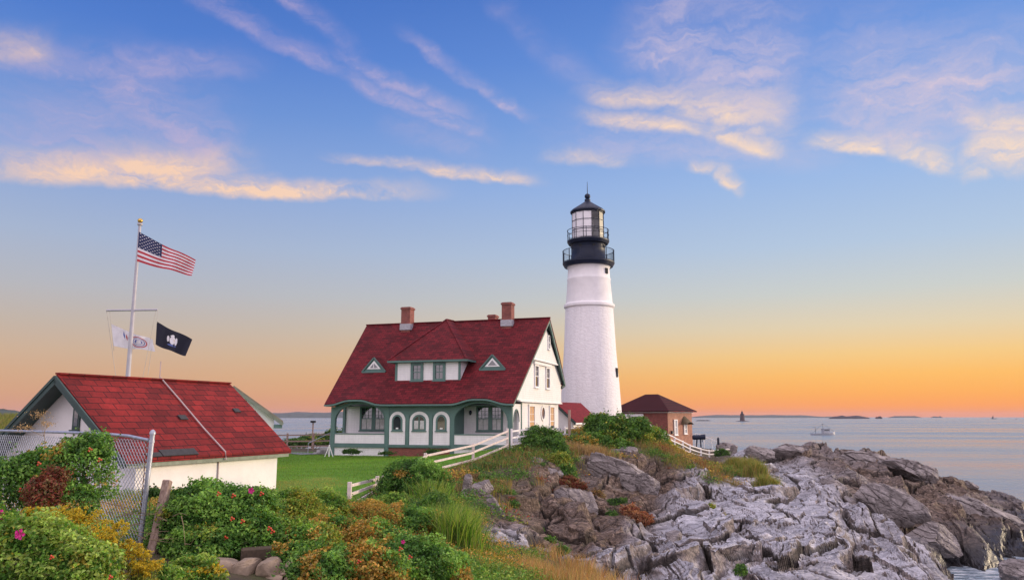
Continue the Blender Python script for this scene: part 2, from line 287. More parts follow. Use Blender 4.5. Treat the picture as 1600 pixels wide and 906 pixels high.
class MB:
    def __init__(s): s.v = []; s.f = []; s.m = []; s.uv = {}
    def add(s, vs, fs, mi=0):
        b = len(s.v); s.v += [tuple(q) for q in vs]; s.f += [tuple(b + i for i in f) for f in fs]; s.m += [mi] * len(fs); return s
    def box(s, x0, x1, y0, y1, z0, z1, mi=0):
        if x0 > x1: x0, x1 = x1, x0
        if y0 > y1: y0, y1 = y1, y0
        if z0 > z1: z0, z1 = z1, z0
        return s.add([(x0, y0, z0), (x1, y0, z0), (x1, y1, z0), (x0, y1, z0), (x0, y0, z1), (x1, y0, z1), (x1, y1, z1), (x0, y1, z1)],
                     [(0, 3, 2, 1), (4, 5, 6, 7), (0, 1, 5, 4), (1, 2, 6, 5), (2, 3, 7, 6), (3, 0, 4, 7)], mi)
    def bar(s, a, b, w, h=None, mi=0, up=(0, 0, 1)):   # square bar between two points
        h = h or w; a = Vector(a); b = Vector(b); d = (b - a).normalized(); up = Vector(up)
        if abs(d.dot(up)) > .98: up = Vector((0, 1, 0))
        r = d.cross(up).normalized() * (w / 2); q = r.cross(d).normalized() * (h / 2)
        vs = [a - r - q, a + r - q, a + r + q, a - r + q, b - r - q, b + r - q, b + r + q, b - r + q]
        return s.add(vs, [(0, 3, 2, 1), (4, 5, 6, 7), (0, 1, 5, 4), (1, 2, 6, 5), (2, 3, 7, 6), (3, 0, 4, 7)], mi)
    def tube(s, pts, rad, n=8, mi=0, caps=True):
        pts = [Vector(q) for q in pts]; rad = [rad] * len(pts) if isinstance(rad, (int, float)) else rad
        rings = []
        for i, q in enumerate(pts):
            d = (pts[min(i + 1, len(pts) - 1)] - pts[max(i - 1, 0)]).normalized()
            a = d.cross(Vector((0, 0, 1)) if abs(d.z) < .95 else Vector((0, 1, 0))).normalized(); b = d.cross(a)
            rings.append([q + (a * cos(2 * pi * j / n) + b * sin(2 * pi * j / n)) * rad[i] for j in range(n)])
        vs = [v for r in rings for v in r]; fs = []
        for i in range(len(pts) - 1):
            for j in range(n): fs.append((i * n + j, i * n + (j + 1) % n, (i + 1) * n + (j + 1) % n, (i + 1) * n + j))
        if caps: fs.append(tuple(range(n))[::-1]); fs.append(tuple((len(pts) - 1) * n + j for j in range(n)))
        return s.add(vs, fs, mi)
    def lathe(s, prof, n=32, mi=0, c=(0, 0)):           # prof: (r, z)
        vs = []; fs = []
        for r, z in prof: vs += [(c[0] + r * cos(2 * pi * j / n), c[1] + r * sin(2 * pi * j / n), z) for j in range(n)]
        for i in range(len(prof) - 1):
            for j in range(n): fs.append((i * n + j, i * n + (j + 1) % n, (i + 1) * n + (j + 1) % n, (i + 1) * n + j))
        fs.append(tuple(range(n))[::-1]); fs.append(tuple((len(prof) - 1) * n + j for j in range(n)))
        return s.add(vs, fs, mi)
    def prism(s, poly, fn, d0, d1, mi=0):               # 2-D outline (ccw) carried by fn(a, b, d), thickness d0..d1
        n = len(poly); vs = [fn(a, b, d0) for a, b in poly] + [fn(a, b, d1) for a, b in poly]
        fs = [tuple(range(n))[::-1], tuple(range(n, 2 * n))] + [(i, (i + 1) % n, n + (i + 1) % n, n + i) for i in range(n)]
        return s.add(vs, fs, mi)
    def strip(s, xs, lo, hi, fn, d0, d1, mi=0):         # wall piece between two curves
        n = len(xs); vs = []
        for x, a, b in zip(xs, lo, hi): vs += [fn(x, a, d0), fn(x, b, d0), fn(x, a, d1), fn(x, b, d1)]
        fs = [(0, 2, 3, 1)]
        for i in range(n - 1):
            p = 4 * i; q = p + 4
            fs += [(p, p + 1, q + 1, q), (p + 2, q + 2, q + 3, p + 3), (p, q, q + 2, p + 2), (p + 1, p + 3, q + 3, q + 1)]
        p = 4 * (n - 1); fs.append((p, p + 1, p + 3, p + 2))
        return s.add(vs, fs, mi)
    def build(s, name, mats, parent=None, smooth=False, bevel=0):
        me = bpy.data.meshes.new(name); me.from_pydata(s.v, [], s.f)
        mats = mats if isinstance(mats, (list, tuple)) else [mats]
        for m in mats: me.materials.append(m)
        me.polygons.foreach_set('material_index', s.m); me.polygons.foreach_set('use_smooth', [smooth] * len(s.f))
        import bmesh
        bm = bmesh.new(); bm.from_mesh(me); bmesh.ops.recalc_face_normals(bm, faces=bm.faces)
        if bevel: bmesh.ops.bevel(bm, geom=list(bm.edges), offset=bevel, segments=1, affect='EDGES')
        if smooth:
            for e in bm.edges:
                if len(e.link_faces) == 2 and e.calc_face_angle(0) > .6: e.smooth = False
        bm.to_mesh(me); bm.free(); me.update()
        o = bpy.data.objects.new(name, me); col.objects.link(o)
        if parent: o.parent = parent
        return o
XZ = lambda a, b, d: (a, d, b)                      # outlines on the front (x, z)
YZ = lambda a, b, d: (d, a, b)                      # outlines on the side (y, z)
def arch(x0, x1, z0, zs, zt, n=16, p=2.0):           # straight sides to zs, then an arch up to zt
    c = (x0 + x1) / 2; w = (x1 - x0) / 2; pts = [(x0, z0), (x1, z0)]
    for i in range(n + 1):
        a = pi * i / n; ca, sa = cos(a), sin(a)
        pts.append((c + w * math.copysign(abs(ca) ** (2 / p), ca), zs + (zt - zs) * abs(sa) ** (2 / p)))
    return pts

# ------------------------------------------------------------------ materials
def material(name):
    m = bpy.data.materials.new(name); m.use_nodes = True; t = NT(m.node_tree)
    out = t.node('ShaderNodeOutputMaterial'); b = t.node('ShaderNodeBsdfPrincipled'); t.l.new(b.outputs[0], out.inputs[0])
    return m, t, b
def bump(t, b, h, strength=.3, dist=.02):
    n = t.node('ShaderNodeBump'); n.inputs['Strength'].default_value = strength; n.inputs['Distance'].default_value = dist
    t.put(n.inputs['Height'], h); t.l.new(n.outputs[0], b.inputs['Normal'])
def obj_co(t): return t.node('ShaderNodeTexCoord').outputs['Object']
def plain(name, c, rough=.6, var=.12, scale=3.0, metal=0, bmp=.0, spec=.5):
    m, t, b = material(name); P = obj_co(t)
    n = t.noise(P, scale, 5, .6)
    f = t.maprange(n, .3, .7, 1 - var, 1 + var)
    v = t.node('ShaderNodeVectorMath', operation='SCALE'); v.inputs[0].default_value = c; t.l.new(f, v.inputs['Scale']); t.l.new(v.outputs[0], b.inputs['Base Color'])
    b.inputs['Roughness'].default_value = rough; b.inputs['Metallic'].default_value = metal; b.inputs['Specular IOR Level'].default_value = spec
    if bmp: bump(t, b, t.noise(P, scale * 6, 4, .6), bmp, .02)
    return m
def clapboard(name, c, pitch=.13):
    m, t, b = material(name); P = obj_co(t); s = t.node('ShaderNodeSeparateXYZ'); t.put(s.inputs[0], P)
    fr = t.math('FRACT', t.math('DIVIDE', s.outputs[2], pitch))
    st = t.noise(P, 1.3, 5, .6); streak = t.node('ShaderNodeMapping'); t.put(streak.inputs[0], P); streak.inputs['Scale'].default_value = (6, 6, .5)
    g = t.math('MULTIPLY', t.maprange(st, .3, .75, .9, 1.04), t.maprange(t.noise(streak.outputs[0], 1.5, 4), .35, .7, .93, 1.02))
    g = t.math('MULTIPLY', g, t.maprange(fr, .0, .1, .72, 1.0))
    v = t.node('ShaderNodeVectorMath', operation='SCALE'); v.inputs[0].default_value = c; t.l.new(g, v.inputs['Scale']); t.l.new(v.outputs[0], b.inputs['Base Color'])
    b.inputs['Roughness'].default_value = .55
    bump(t, b, t.math('SUBTRACT', 1.0, fr), .5, .02); return m
def shingle(name, c1, c2, w, h, axis='x', rise=1.0, mortar=(.02, .004, .006), big=.25):
    """courses run along one object axis and climb the slope"""
    m, t, b = material(name); P = obj_co(t); s = t.node('ShaderNodeSeparateXYZ'); t.put(s.inputs[0], P)
    run = s.outputs[0 if axis == 'x' else 1]
    cmb = t.node('ShaderNodeCombineXYZ'); t.put(cmb.inputs[0], run); t.put(cmb.inputs[1], t.math('MULTIPLY', s.outputs[2], rise))
    wob = t.vmath('MULTIPLY', t.vmath('SUBTRACT', t.noise(P, 1.2, 3, color=True), (.5, .5, .5)), (.08, .05, 0))
    br = t.node('ShaderNodeTexBrick'); t.put(br.inputs['Vector'], t.vmath('ADD', cmb.outputs[0], wob))
    br.inputs['Scale'].default_value = 1; br.inputs['Brick Width'].default_value = w; br.inputs['Row Height'].default_value = h
    br.inputs['Mortar Size'].default_value = h * .055; br.inputs['Mortar Smooth'].default_value = .2; br.inputs['Bias'].default_value = -.1
    br.inputs['Color1'].default_value = (*c1, 1); br.inputs['Color2'].default_value = (*c2, 1); br.inputs['Mortar'].default_value = (*mortar, 1)
    n = t.noise(P, .7, 5, .6); n2 = t.noise(P, 9, 3, .6)
    g = t.math('MULTIPLY', t.maprange(n, .3, .7, 1 - big, 1 + big), t.maprange(n2, .3, .7, .8, 1.2))
    v = t.node('ShaderNodeVectorMath', operation='SCALE'); t.l.new(br.outputs[0], v.inputs[0]); t.l.new(g, v.inputs['Scale']); t.l.new(v.outputs[0], b.inputs['Base Color'])
    b.inputs['Roughness'].default_value = .85; b.inputs['Specular IOR Level'].default_value = .25
    fr = t.math('FRACT', t.math('DIVIDE', t.math('MULTIPLY', s.outputs[2], rise), h))
    bump(t, b, t.math('ADD', t.math('MULTIPLY', t.math('SUBTRACT', 1, fr), .6), t.math('MULTIPLY', br.outputs['Fac'], -.8)), .6, .02)
    return m
def brickmat(name, c1, c2, mortar, w=.21, h=.07, flat=False):
    m, t, b = material(name); P = obj_co(t); s = t.node('ShaderNodeSeparateXYZ'); t.put(s.inputs[0], P)
    cmb = t.node('ShaderNodeCombineXYZ'); t.put(cmb.inputs[0], t.math('ADD', s.outputs[0], s.outputs[1])); t.put(cmb.inputs[1], s.outputs[2])
    br = t.node('ShaderNodeTexBrick'); t.put(br.inputs['Vector'], cmb.outputs[0])
    br.inputs['Scale'].default_value = 1; br.inputs['Brick Width'].default_value = w; br.inputs['Row Height'].default_value = h; br.inputs['Mortar Size'].default_value = .008
    br.inputs['Color1'].default_value = (*c1, 1); br.inputs['Color2'].default_value = (*c2, 1); br.inputs['Mortar'].default_value = (*mortar, 1)
    g = t.maprange(t.noise(P, 2, 5, .65), .3, .7, .75, 1.25)
    v = t.node('ShaderNodeVectorMath', operation='SCALE'); t.l.new(br.outputs[0], v.inputs[0]); t.l.new(g, v.inputs['Scale']); t.l.new(v.outputs[0], b.inputs['Base Color'])
    b.inputs['Roughness'].default_value = .8; bump(t, b, t.math('MULTIPLY', br.outputs['Fac'], -1), .5, .01); return m
def leafmat(name, trans=.35, rough=.5):
    m = bpy.data.materials.new(name); m.use_nodes = True; t = NT(m.node_tree); out = t.node('ShaderNodeOutputMaterial')
    a = t.node('ShaderNodeVertexColor'); a.layer_name = 'Col'
    b = t.node('ShaderNodeBsdfPrincipled'); t.l.new(a.outputs[0], b.inputs['Base Color']); b.inputs['Roughness'].default_value = rough; b.inputs['Specular IOR Level'].default_value = .35
    tr = t.node('ShaderNodeBsdfTranslucent'); v = t.node('ShaderNodeVectorMath', operation='MULTIPLY'); t.l.new(a.outputs[0], v.inputs[0]); v.inputs[1].default_value = (1.5, 1.4, .7); t.l.new(v.outputs[0], tr.inputs[0])
    mx = t.node('ShaderNodeMixShader'); mx.inputs[0].default_value = trans; t.l.new(b.outputs[0], mx.inputs[1]); t.l.new(tr.outputs[0], mx.inputs[2]); t.l.new(mx.outputs[0], out.inputs[0]); return m
def glassmat(name, c=(.015, .02, .025), rough=.06):
    m, t, b = material(name); b.inputs['Base Color'].default_value = (*c, 1); b.inputs['Roughness'].default_value = rough; b.inputs['Specular IOR Level'].default_value = 1.0; b.inputs['IOR'].default_value = 1.7
    bump(t, b, t.noise(obj_co(t), 2, 2), .06, .05); return m

M = {}
M['white'] = clapboard('white_clapboard', (.80, .79, .80))
M['white_shingle'] = clapboard('white_shingle', (.80, .79, .78), .16)
M['trim_white'] = plain('white_paint', (.80, .79, .79), .5, .06, 2, bmp=.05)
M['stucco'] = plain('white_stucco', (.80, .78, .78), .8, .06, 1.2, bmp=.35)
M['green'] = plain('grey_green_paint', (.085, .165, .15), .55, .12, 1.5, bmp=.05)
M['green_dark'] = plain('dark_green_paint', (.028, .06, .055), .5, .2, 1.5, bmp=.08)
M['roof_house'] = shingle('house_shingles', (.145, .011, .016), (.065, .006, .009), .42, .24, 'x', 1.46, mortar=(.025, .004, .006), big=.2)
M['roof_side'] = shingle('annex_shingles', (.19, .014, .024), (.14, .010, .018), .30, .16, 'y', 1.5, big=.15)
M['roof_shed'] = shingle('shed_shingles', (.20, .016, .015), (.105, .010, .011), .62, .33, 'y', 1.52, mortar=(.03, .006, .008), big=.3)
M['roof_fog'] = shingle('standing_roof', (.17, .016, .02), (.13, .013, .016), .35, 3.0, 'x', 1.0, big=.12)
M['grey_roof'] = plain('weathered_roof_edge', (.22, .2, .15), .8, .2, 4)
M['brick'] = brickmat('red_brick', (.26, .06, .045), (.18, .042, .035), (.2, .13, .11))
M['brick_lit'] = brickmat('sunlit_brick', (.40, .17, .10), (.30, .12, .075), (.40, .27, .2))  # sunlit copy of the red brick, warm light put into its colour
M['glass'] = glassmat('window_glass')
M['curtain'] = plain('curtain_cloth', (.5, .5, .5), .9, .2, 5)
M['blind_reflection'] = plain('tan_blind_reflection', (.55, .33, .16), .8, .1, 3)
M['dark'] = plain('dark_interior', (.012, .015, .018), .9)
M['lead'] = plain('lead_flashing', (.35, .35, .38), .5, .3, 8)
M['black_iron'] = plain('black_iron', (.009, .015, .036), .48, .25, 2, spec=.3)
M['concrete'] = plain('concrete', (.35, .34, .35), .9, .2, 2, bmp=.3)
M['asphalt'] = plain('asphalt', (.16, .165, .19), .9, .15, 1.5, bmp=.2)
M['wood'] = None
M['galv'] = plain('galvanised_steel', (.42, .45, .52), .45, .2, 8, metal=.55)
M['gold'] = plain('gold_ball', (.55, .36, .08), .3, .1, 3, metal=.9)
M['pole'] = plain('grey_white_pole', (.42, .41, .46), .5, .1, 2)
M['rope'] = plain('rope', (.45, .42, .38), .9)
M['bark'] = plain('twig_bark', (.07, .05, .035), .9, .3, 20)
M['dry'] = plain('dry_stalk', (.26, .19, .12), .9, .3, 20)
M['petal'] = plain('pink_petal', (.62, .03, .26), .6, .15, 30)
M['hip'] = plain('rose_hip_skin', (.50, .05, .015), .35, .2, 30)
M['red_flag'] = plain('red_cloth', (.45, .03, .045), .8); M['white_flag'] = plain('white_cloth', (.72, .70, .74), .8); M['blue_flag'] = plain('blue_cloth', (.016, .024, .09), .8)
M['navy'] = plain('navy_cloth', (.009, .010, .026), .8); M['gold_cloth'] = plain('gold_cloth', (.55, .42, .15), .8); M['mid_blue'] = plain('mid_blue_cloth', (.10, .14, .38), .8)
M['patch'] = plain('tar_patch', (.03, .03, .034), .8, .3, 6)
M['leaf'] = leafmat('leaf')
M['grassblade'] = leafmat('grass_blade', .4, .6)
def woodmat():
    m, t, b = material('weathered_wood'); P = obj_co(t); mp = t.node('ShaderNodeMapping'); t.put(mp.inputs[0], P); mp.inputs['Scale'].default_value = (14, 14, 1.2)
    n = t.noise(mp.outputs[0], 3, 6, .65, .4); t.put(b.inputs['Base Color'], t.ramp(n, [(.25, (.10, .065, .05)), (.5, (.30, .21, .17)), (.75, (.44, .35, .30))])); b.inputs['Roughness'].default_value = .85
    bump(t, b, n, .6, .01); return m
M['wood'] = woodmat()
def towermat():
    m, t, b = material('whitewashed_rubble'); P = obj_co(t)
    w = t.vmath('ADD', P, t.vmath('MULTIPLY', t.vmath('SUBTRACT', t.noise(P, 2.2, 3, color=True), (.5, .5, .5)), (.5, .5, .35)))
    mp = t.node('ShaderNodeMapping'); t.put(mp.inputs[0], w); mp.inputs['Scale'].default_value = (1.6, 1.6, 3.2)
    vo = t.node('ShaderNodeTexVoronoi', feature='DISTANCE_TO_EDGE'); t.put(vo.inputs['Vector'], mp.outputs[0]); vo.inputs['Scale'].default_value = 1
    n = t.noise(P, 1.0, 5, .6); n2 = t.noise(P, 7, 4, .6)
    g = t.math('MULTIPLY', t.maprange(n, .3, .7, .97, 1.02), t.maprange(vo.outputs['Distance'], 0, .1, .95, 1))
    v = t.node('ShaderNodeVectorMath', operation='SCALE'); stk = t.node('ShaderNodeMapping'); t.put(stk.inputs[0], P); stk.inputs['Scale'].default_value = (2.2, 2.2, .12); g = t.math('MULTIPLY', g, t.maprange(t.noise(stk.outputs[0], 1.3, 5, .65), .32, .62, .90, 1.0)); v.inputs[0].default_value = (.82, .80, .805); t.l.new(g, v.inputs['Scale']); t.l.new(v.outputs[0], b.inputs['Base Color'])
    b.inputs['Roughness'].default_value = .7
    bump(t, b, t.math('ADD', t.maprange(vo.outputs['Distance'], 0, .14), t.math('MULTIPLY', n2, .7)), .4, .035); return m
M['tower'] = towermat()
def landmat():
    m, t, b = material('rock_and_soil'); P = obj_co(t)
    at_ = lambda k: (lambda n: (setattr(n, 'attribute_name', k), n.outputs['Fac'])[1])(t.node('ShaderNodeAttribute'))
    rk, ck, bw = at_('rock'), at_('crack'), at_('brown'); geo = t.node('ShaderNodeNewGeometry'); s = t.node('ShaderNodeSeparateXYZ'); t.put(s.inputs[0], geo.outputs['Normal']); sp = t.node('ShaderNodeSeparateXYZ'); t.put(sp.inputs[0], P)
    rot = t.node('ShaderNodeMapping'); t.put(rot.inputs[0], P); rot.inputs['Rotation'].default_value = (0, R(18), R(-76)); rot.inputs['Scale'].default_value = (.35, 1, 1.6)
    wp = t.vmath('ADD', rot.outputs[0], t.vmath('MULTIPLY', t.vmath('SUBTRACT', t.noise(P, .8, 4, color=True), (.5, .5, .5)), (1.2, 1.2, 1.2)))
    n1 = t.noise(wp, .8, 7, .68); n2 = t.noise(wp, 5, 6, .7); n3 = t.noise(P, .25, 4, .55)
    gray = t.ramp(n1, [(.25, (.10, .095, .10)), (.40, (.27, .265, .29)), (.55, (.47, .465, .50)), (.75, (.62, .60, .63))])
    tan = t.ramp(n2, [(.3, (.035, .023, .016)), (.52, (.135, .093, .068)), (.78, (.36, .275, .22))])
    steep = t.maprange(s.outputs[2], .80, .45, 0, .75)
    c = t.mix(t.math('MAXIMUM', steep, bw), gray, tan)
    vo = t.node('ShaderNodeTexVoronoi', feature='DISTANCE_TO_EDGE'); t.put(vo.inputs['Vector'], wp); vo.inputs['Scale'].default_value = 1.5
    vo2 = t.node('ShaderNodeTexVoronoi', feature='DISTANCE_TO_EDGE'); t.put(vo2.inputs['Vector'], wp); vo2.inputs['Scale'].default_value = 5
    cr = t.math('MULTIPLY', t.maprange(vo.outputs['Distance'], 0, .05, .55, 1), t.maprange(vo2.outputs['Distance'], 0, .06, .75, 1))
    g = t.math('MULTIPLY', t.math('MULTIPLY', t.maprange(n2, .3, .7, .66, 1.25), cr), t.maprange(ck, .12, .8, 1, .25))
    v = t.node('ShaderNodeVectorMath', operation='SCALE'); t.l.new(c, v.inputs[0]); t.l.new(g, v.inputs['Scale'])
    wet = t.maprange(t.math('ADD', sp.outputs[2], t.math('MULTIPLY', t.math('SUBTRACT', n3, .5), 3)), .9, 2.6, 0, 1)
    c = t.mix(wet, (.022, .02, .022), v.outputs[0])
    soil = t.ramp(t.noise(P, 1.6, 6, .65), [(.3, (.035, .03, .018)), (.5, (.085, .065, .04)), (.7, (.06, .075, .025))])
    t.put(b.inputs['Base Color'], t.mix(rk, soil, c))
    t.put(b.inputs['Roughness'], t.maprange(wet, 0, 1, .35, .85)); b.inputs['Specular IOR Level'].default_value = .3
    bump(t, b, t.math('ADD', t.math('ADD', t.math('MULTIPLY', n2, .6), n1), t.math('MULTIPLY', cr, .6)), .8, .06); return m
M['land'] = landmat()
def rockmat():
    m, t, b = material('boulder_rock'); P = obj_co(t)
    wp = t.vmath('ADD', P, t.vmath('MULTIPLY', t.vmath('SUBTRACT', t.noise(P, .9, 4, color=True), (.5, .5, .5)), (.8, .8, .8)))
    mp = t.node('ShaderNodeMapping'); t.put(mp.inputs[0], wp); mp.inputs['Rotation'].default_value = (R(20), R(25), 0); mp.inputs['Scale'].default_value = (.7, .7, 2.2)
    n1 = t.noise(mp.outputs[0], 1.1, 7, .68); n2 = t.noise(mp.outputs[0], 6, 6, .7)
    vo = t.node('ShaderNodeTexVoronoi', feature='DISTANCE_TO_EDGE'); t.put(vo.inputs['Vector'], mp.outputs[0]); vo.inputs['Scale'].default_value = 1.3
    cr = t.maprange(vo.outputs['Distance'], 0, .05, .72, 1)
    c = t.ramp(n1, [(.25, (.08, .07, .07)), (.45, (.20, .175, .17)), (.62, (.33, .295, .29)), (.8, (.48, .44, .44))])
    g = t.math('MULTIPLY', cr, t.maprange(n2, .3, .7, .7, 1.25)); v = t.node('ShaderNodeVectorMath', operation='SCALE'); t.l.new(c, v.inputs[0]); t.l.new(g, v.inputs['Scale'])
    t.l.new(v.outputs[0], b.inputs['Base Color']); b.inputs['Roughness'].default_value = .85; b.inputs['Specular IOR Level'].default_value = .3
    bump(t, b, t.math('ADD', n1, t.math('ADD', t.math('MULTIPLY', n2, .6), cr)), .8, .1); return m
M['rock'] = rockmat()
def watermat():
    m, t, b = material('sea_water'); P = obj_co(t)
    b.inputs['Base Color'].default_value = (.18, .235, .28, 1); b.inputs['Roughness'].default_value = .22; b.inputs['IOR'].default_value = 1.33
    mp = t.node('ShaderNodeMapping'); t.put(mp.inputs[0], P); mp.inputs['Scale'].default_value = (.35, 1, 1)
    h = t.math('ADD', t.math('MULTIPLY', t.noise(mp.outputs[0], .25, 5, .6), 1.6), t.math('MULTIPLY', t.noise(mp.outputs[0], 1.6, 4, .6), .35))
    bump(t, b, h, 1.0, 1.1)
    d = t.node('ShaderNodeVectorMath', operation='DISTANCE'); t.put(d.inputs[0], P); d.inputs[1].default_value = (31.5, 49, 0)
    fm = t.node('ShaderNodeMapping'); t.put(fm.inputs[0], P); fm.inputs['Scale'].default_value = (.5, 1.3, 1); fm.inputs['Rotation'].default_value = (0, 0, R(20))
    f = t.math('MULTIPLY', t.maprange(t.noise(fm.outputs[0], 1.2, 7, .7, .8), .50, .66), t.maprange(d.outputs['Value'], 15, 5), clamp=True)
    t.put(b.inputs['Base Color'], t.mix(f, (.18, .235, .28), (.75, .78, .82))); wm = t.node('ShaderNodeMapping'); t.put(wm.inputs[0], P); wm.inputs['Scale'].default_value = (.35, 1, 1); t.put(b.inputs['Roughness'], t.math('ADD', t.maprange(t.noise(wm.outputs[0], .012, 5, .6), .35, .65, .10, .38), t.math('MULTIPLY', f, .5)))
    return m
M['water'] = watermat()
def lawnmat():
    m, t, b = material('mown_lawn'); P = obj_co(t)
    n = t.noise(P, .35, 5, .6); n2 = t.noise(P, 8, 4, .7); mp = t.node('ShaderNodeMapping'); t.put(mp.inputs[0], P); mp.inputs['Rotation'].default_value = (0, 0, R(-18)); mp.inputs['Scale'].default_value = (.1, 1.2, 1); n3 = t.noise(mp.outputs[0], .8, 2)
    c = t.ramp(n, [(.3, (.075, .19, .014)), (.5, (.10, .24, .018)), (.68, (.13, .25, .028)), (.76, (.20, .21, .05))])
    g = t.math('MULTIPLY', t.maprange(n2, .3, .7, .7, 1.3), t.maprange(n3, .35, .65, .85, 1.15)); v = t.node('ShaderNodeVectorMath', operation='SCALE'); t.l.new(c, v.inputs[0]); t.l.new(g, v.inputs['Scale']); t.l.new(v.outputs[0], b.inputs['Base Color'])
    b.inputs['Roughness'].default_value = .8; b.inputs['Specular IOR Level'].default_value = .2; bump(t, b, t.noise(P, 25, 3, .7), .8, .05); return m
M['lawn'] = lawnmat()
M['far'] = plain('far_wooded_land', (.05, .07, .06), .95, .35, .02); M['islet'] = plain('dark_islet', (.035, .03, .035), .95, .2, .02)
M['boat'] = plain('boat_paint', (.34, .35, .38), .5); M['far_tower'] = plain('far_granite', (.09, .06, .06), .9)
M['foam'] = None

# ------------------------------------------------------------------ ground, sea
def build_ground():
    a1 = np.radians(np.arange(-46, -9.001, .2)); a2 = np.radians(np.arange(-9, 38.5, .06)); a3 = np.radians(np.arange(38.6, 60, .5)); az = np.concatenate([a1, a2, a3])
    r = [3.0]
    while r[-1] < 15: r.append(r[-1] * 1.02)
    while r[-1] < 112: r.append(r[-1] * 1.003)
    while r[-1] < 165: r.append(r[-1] * 1.01)
    r = np.array(r); A, Rr = np.meshgrid(az, r); x = (Rr * np.sin(A)).ravel(); y = (Rr * np.cos(A)).ravel()
    z, rk, ck = land(x, y)
    n, m = A.shape; Z = z.reshape(n, m)
    gr = np.abs(np.gradient(Z, axis=0)) / (np.abs(np.gradient(Rr, axis=0)) + 1e-6); ga = np.abs(np.gradient(Z, axis=1)) / (Rr * np.abs(np.gradient(A, axis=1)) + 1e-6)
    stp = (np.clip(np.maximum(gr, ga) - .7, 0, 1.2) / 1.2 * (Rr < 110)).ravel() * rk           # ledges and undercuts on the steep faces
    x = x + (fbm(z * 2.6 + x * .4, y * .5 + z, 61, 4) - .5) * .32 * stp; y = y + (fbm(z * 2.9 + y * .3, x * .5 - z, 66, 4) - .5) * .32 * stp
    i = np.arange(n * m).reshape(n, m)
    F = np.stack([i[:-1, :-1], i[:-1, 1:], i[1:, 1:], i[1:, :-1]], -1).reshape(-1, 4)
    o = np_mesh('ground', np.stack([x, y, z], 1), F[:, ::-1], M['land'], attrs={'rock': rk, 'crack': ck, 'brown': BROWN}); tag(o, kind='structure')
    # ground under and behind the camera
    q = MB(); q.add([(-60, -40, 7.4), (60, -40, 7.4), (60, 4, 5), (10, 2.2, 7.3), (-10, 2.2, 7.4), (-60, 4, 7)], [(0, 1, 2, 3, 4, 5)])
    tag(q.build('ground', M['land']), kind='structure')
    s = MB(); n = 96; rr = [0, 60, 200, 800, 4000, 30000]; vs = [(0, 0, 0)]; fs = []
    for k in rr[1:]: vs += [(k * cos(2 * pi * j / n), k * sin(2 * pi * j / n), 0) for j in range(n)]
    for j in range(n): fs.append((0, 1 + j, 1 + (j + 1) % n))
    for k in range(4):
        for j in range(n): a = 1 + k * n; fs.append((a + j, a + n + j, a + n + (j + 1) % n, a + (j + 1) % n))
    s.add(vs, fs); tag(s.build('sea', M['water']), kind='structure')
build_ground()

# lawn: a sheet just above the ground, edged by the fence line
HA = R(18); HO = Vector((0, 56, ZC - .0440 * 56)); hex_ = Vector((cos(HA), -sin(HA), 0)); hey = Vector((sin(HA), cos(HA), 0))
def hw(l): return HO + hex_ * l[0] + hey * l[1] + Vector((0, 0, l[2]))
fence_pts = [at(560, 790, 31), at(590, 768, 35), at(660, 745, 40), at(739, 727, 45), at(793, 703, 48)]
def lawn_inside(x, y):
    fx = np.interp(y, [30] + [p.y for p in fence_pts] + [56], [-7.5] + [p.x for p in fence_pts] + [0.3])
    return (x < fx - .15) & (x > -34) & (y > 29.5) & (y < 60.5 + (-x) * .33)
def build_lawn():
    xs = np.arange(-34, 1.5, .25); ys = np.arange(29.5, 72, .25); X, Y = np.meshgrid(xs, ys); z, _, _ = land(X, Y)
    i = np.arange(X.size).reshape(X.shape); F = np.stack([i[:-1, :-1], i[:-1, 1:], i[1:, 1:], i[1:, :-1]], -1).reshape(-1, 4)
    ok = lawn_inside(X.ravel(), Y.ravel()); F = F[ok[F].all(1)]
    tag(np_mesh('lawn', np.stack([X.ravel(), Y.ravel(), z + .03], 1), F, M['lawn'], smooth=True), kind='structure')
build_lawn()
def sheet(name, pts, mat, lift=.05):
    q = MB(); n = len(pts); q.add([(p[0], p[1], gz(p[0], p[1]) + lift) for p in pts], [tuple(range(n))]); return tag(q.build(name, mat), kind='structure')
def strip_sheet(name, line, w, mat, lift=.05):
    q = MB(); vs = []; fs = []
    for i, (x, y) in enumerate(line):
        a = Vector(line[max(i - 1, 0)]); b = Vector(line[min(i + 1, len(line) - 1)]); d = (b - a).normalized(); nn = Vector((-d.y, d.x)) * w / 2
        for sg in (-1, 1): px, py = x + sg * nn.x, y + sg * nn.y; vs.append((px, py, gz(px, py) + lift))
    fs = [(2 * i, 2 * i + 2, 2 * i + 3, 2 * i + 1) for i in range(len(line) - 1)]
    q.add(vs, fs); return tag(q.build(name, mat), kind='structure')
def lerp_line(pts, n): return [tuple(np.array(pts[i]) * (1 - k / n) + np.array(pts[i + 1]) * k / n) for i in range(len(pts) - 1) for k in range(n)] + [pts[-1]]
strip_sheet('path', lerp_line([(-40, 66), (-24, 65), (-17.5, 63.5), (-15.2, 61.0)], 8), 2.2, M['asphalt'], .07)
strip_sheet('path', lerp_line([(1.2, 54.0), (3.5, 59), (6, 66), (8, 74)], 8), 2.0, M['asphalt'], .07)

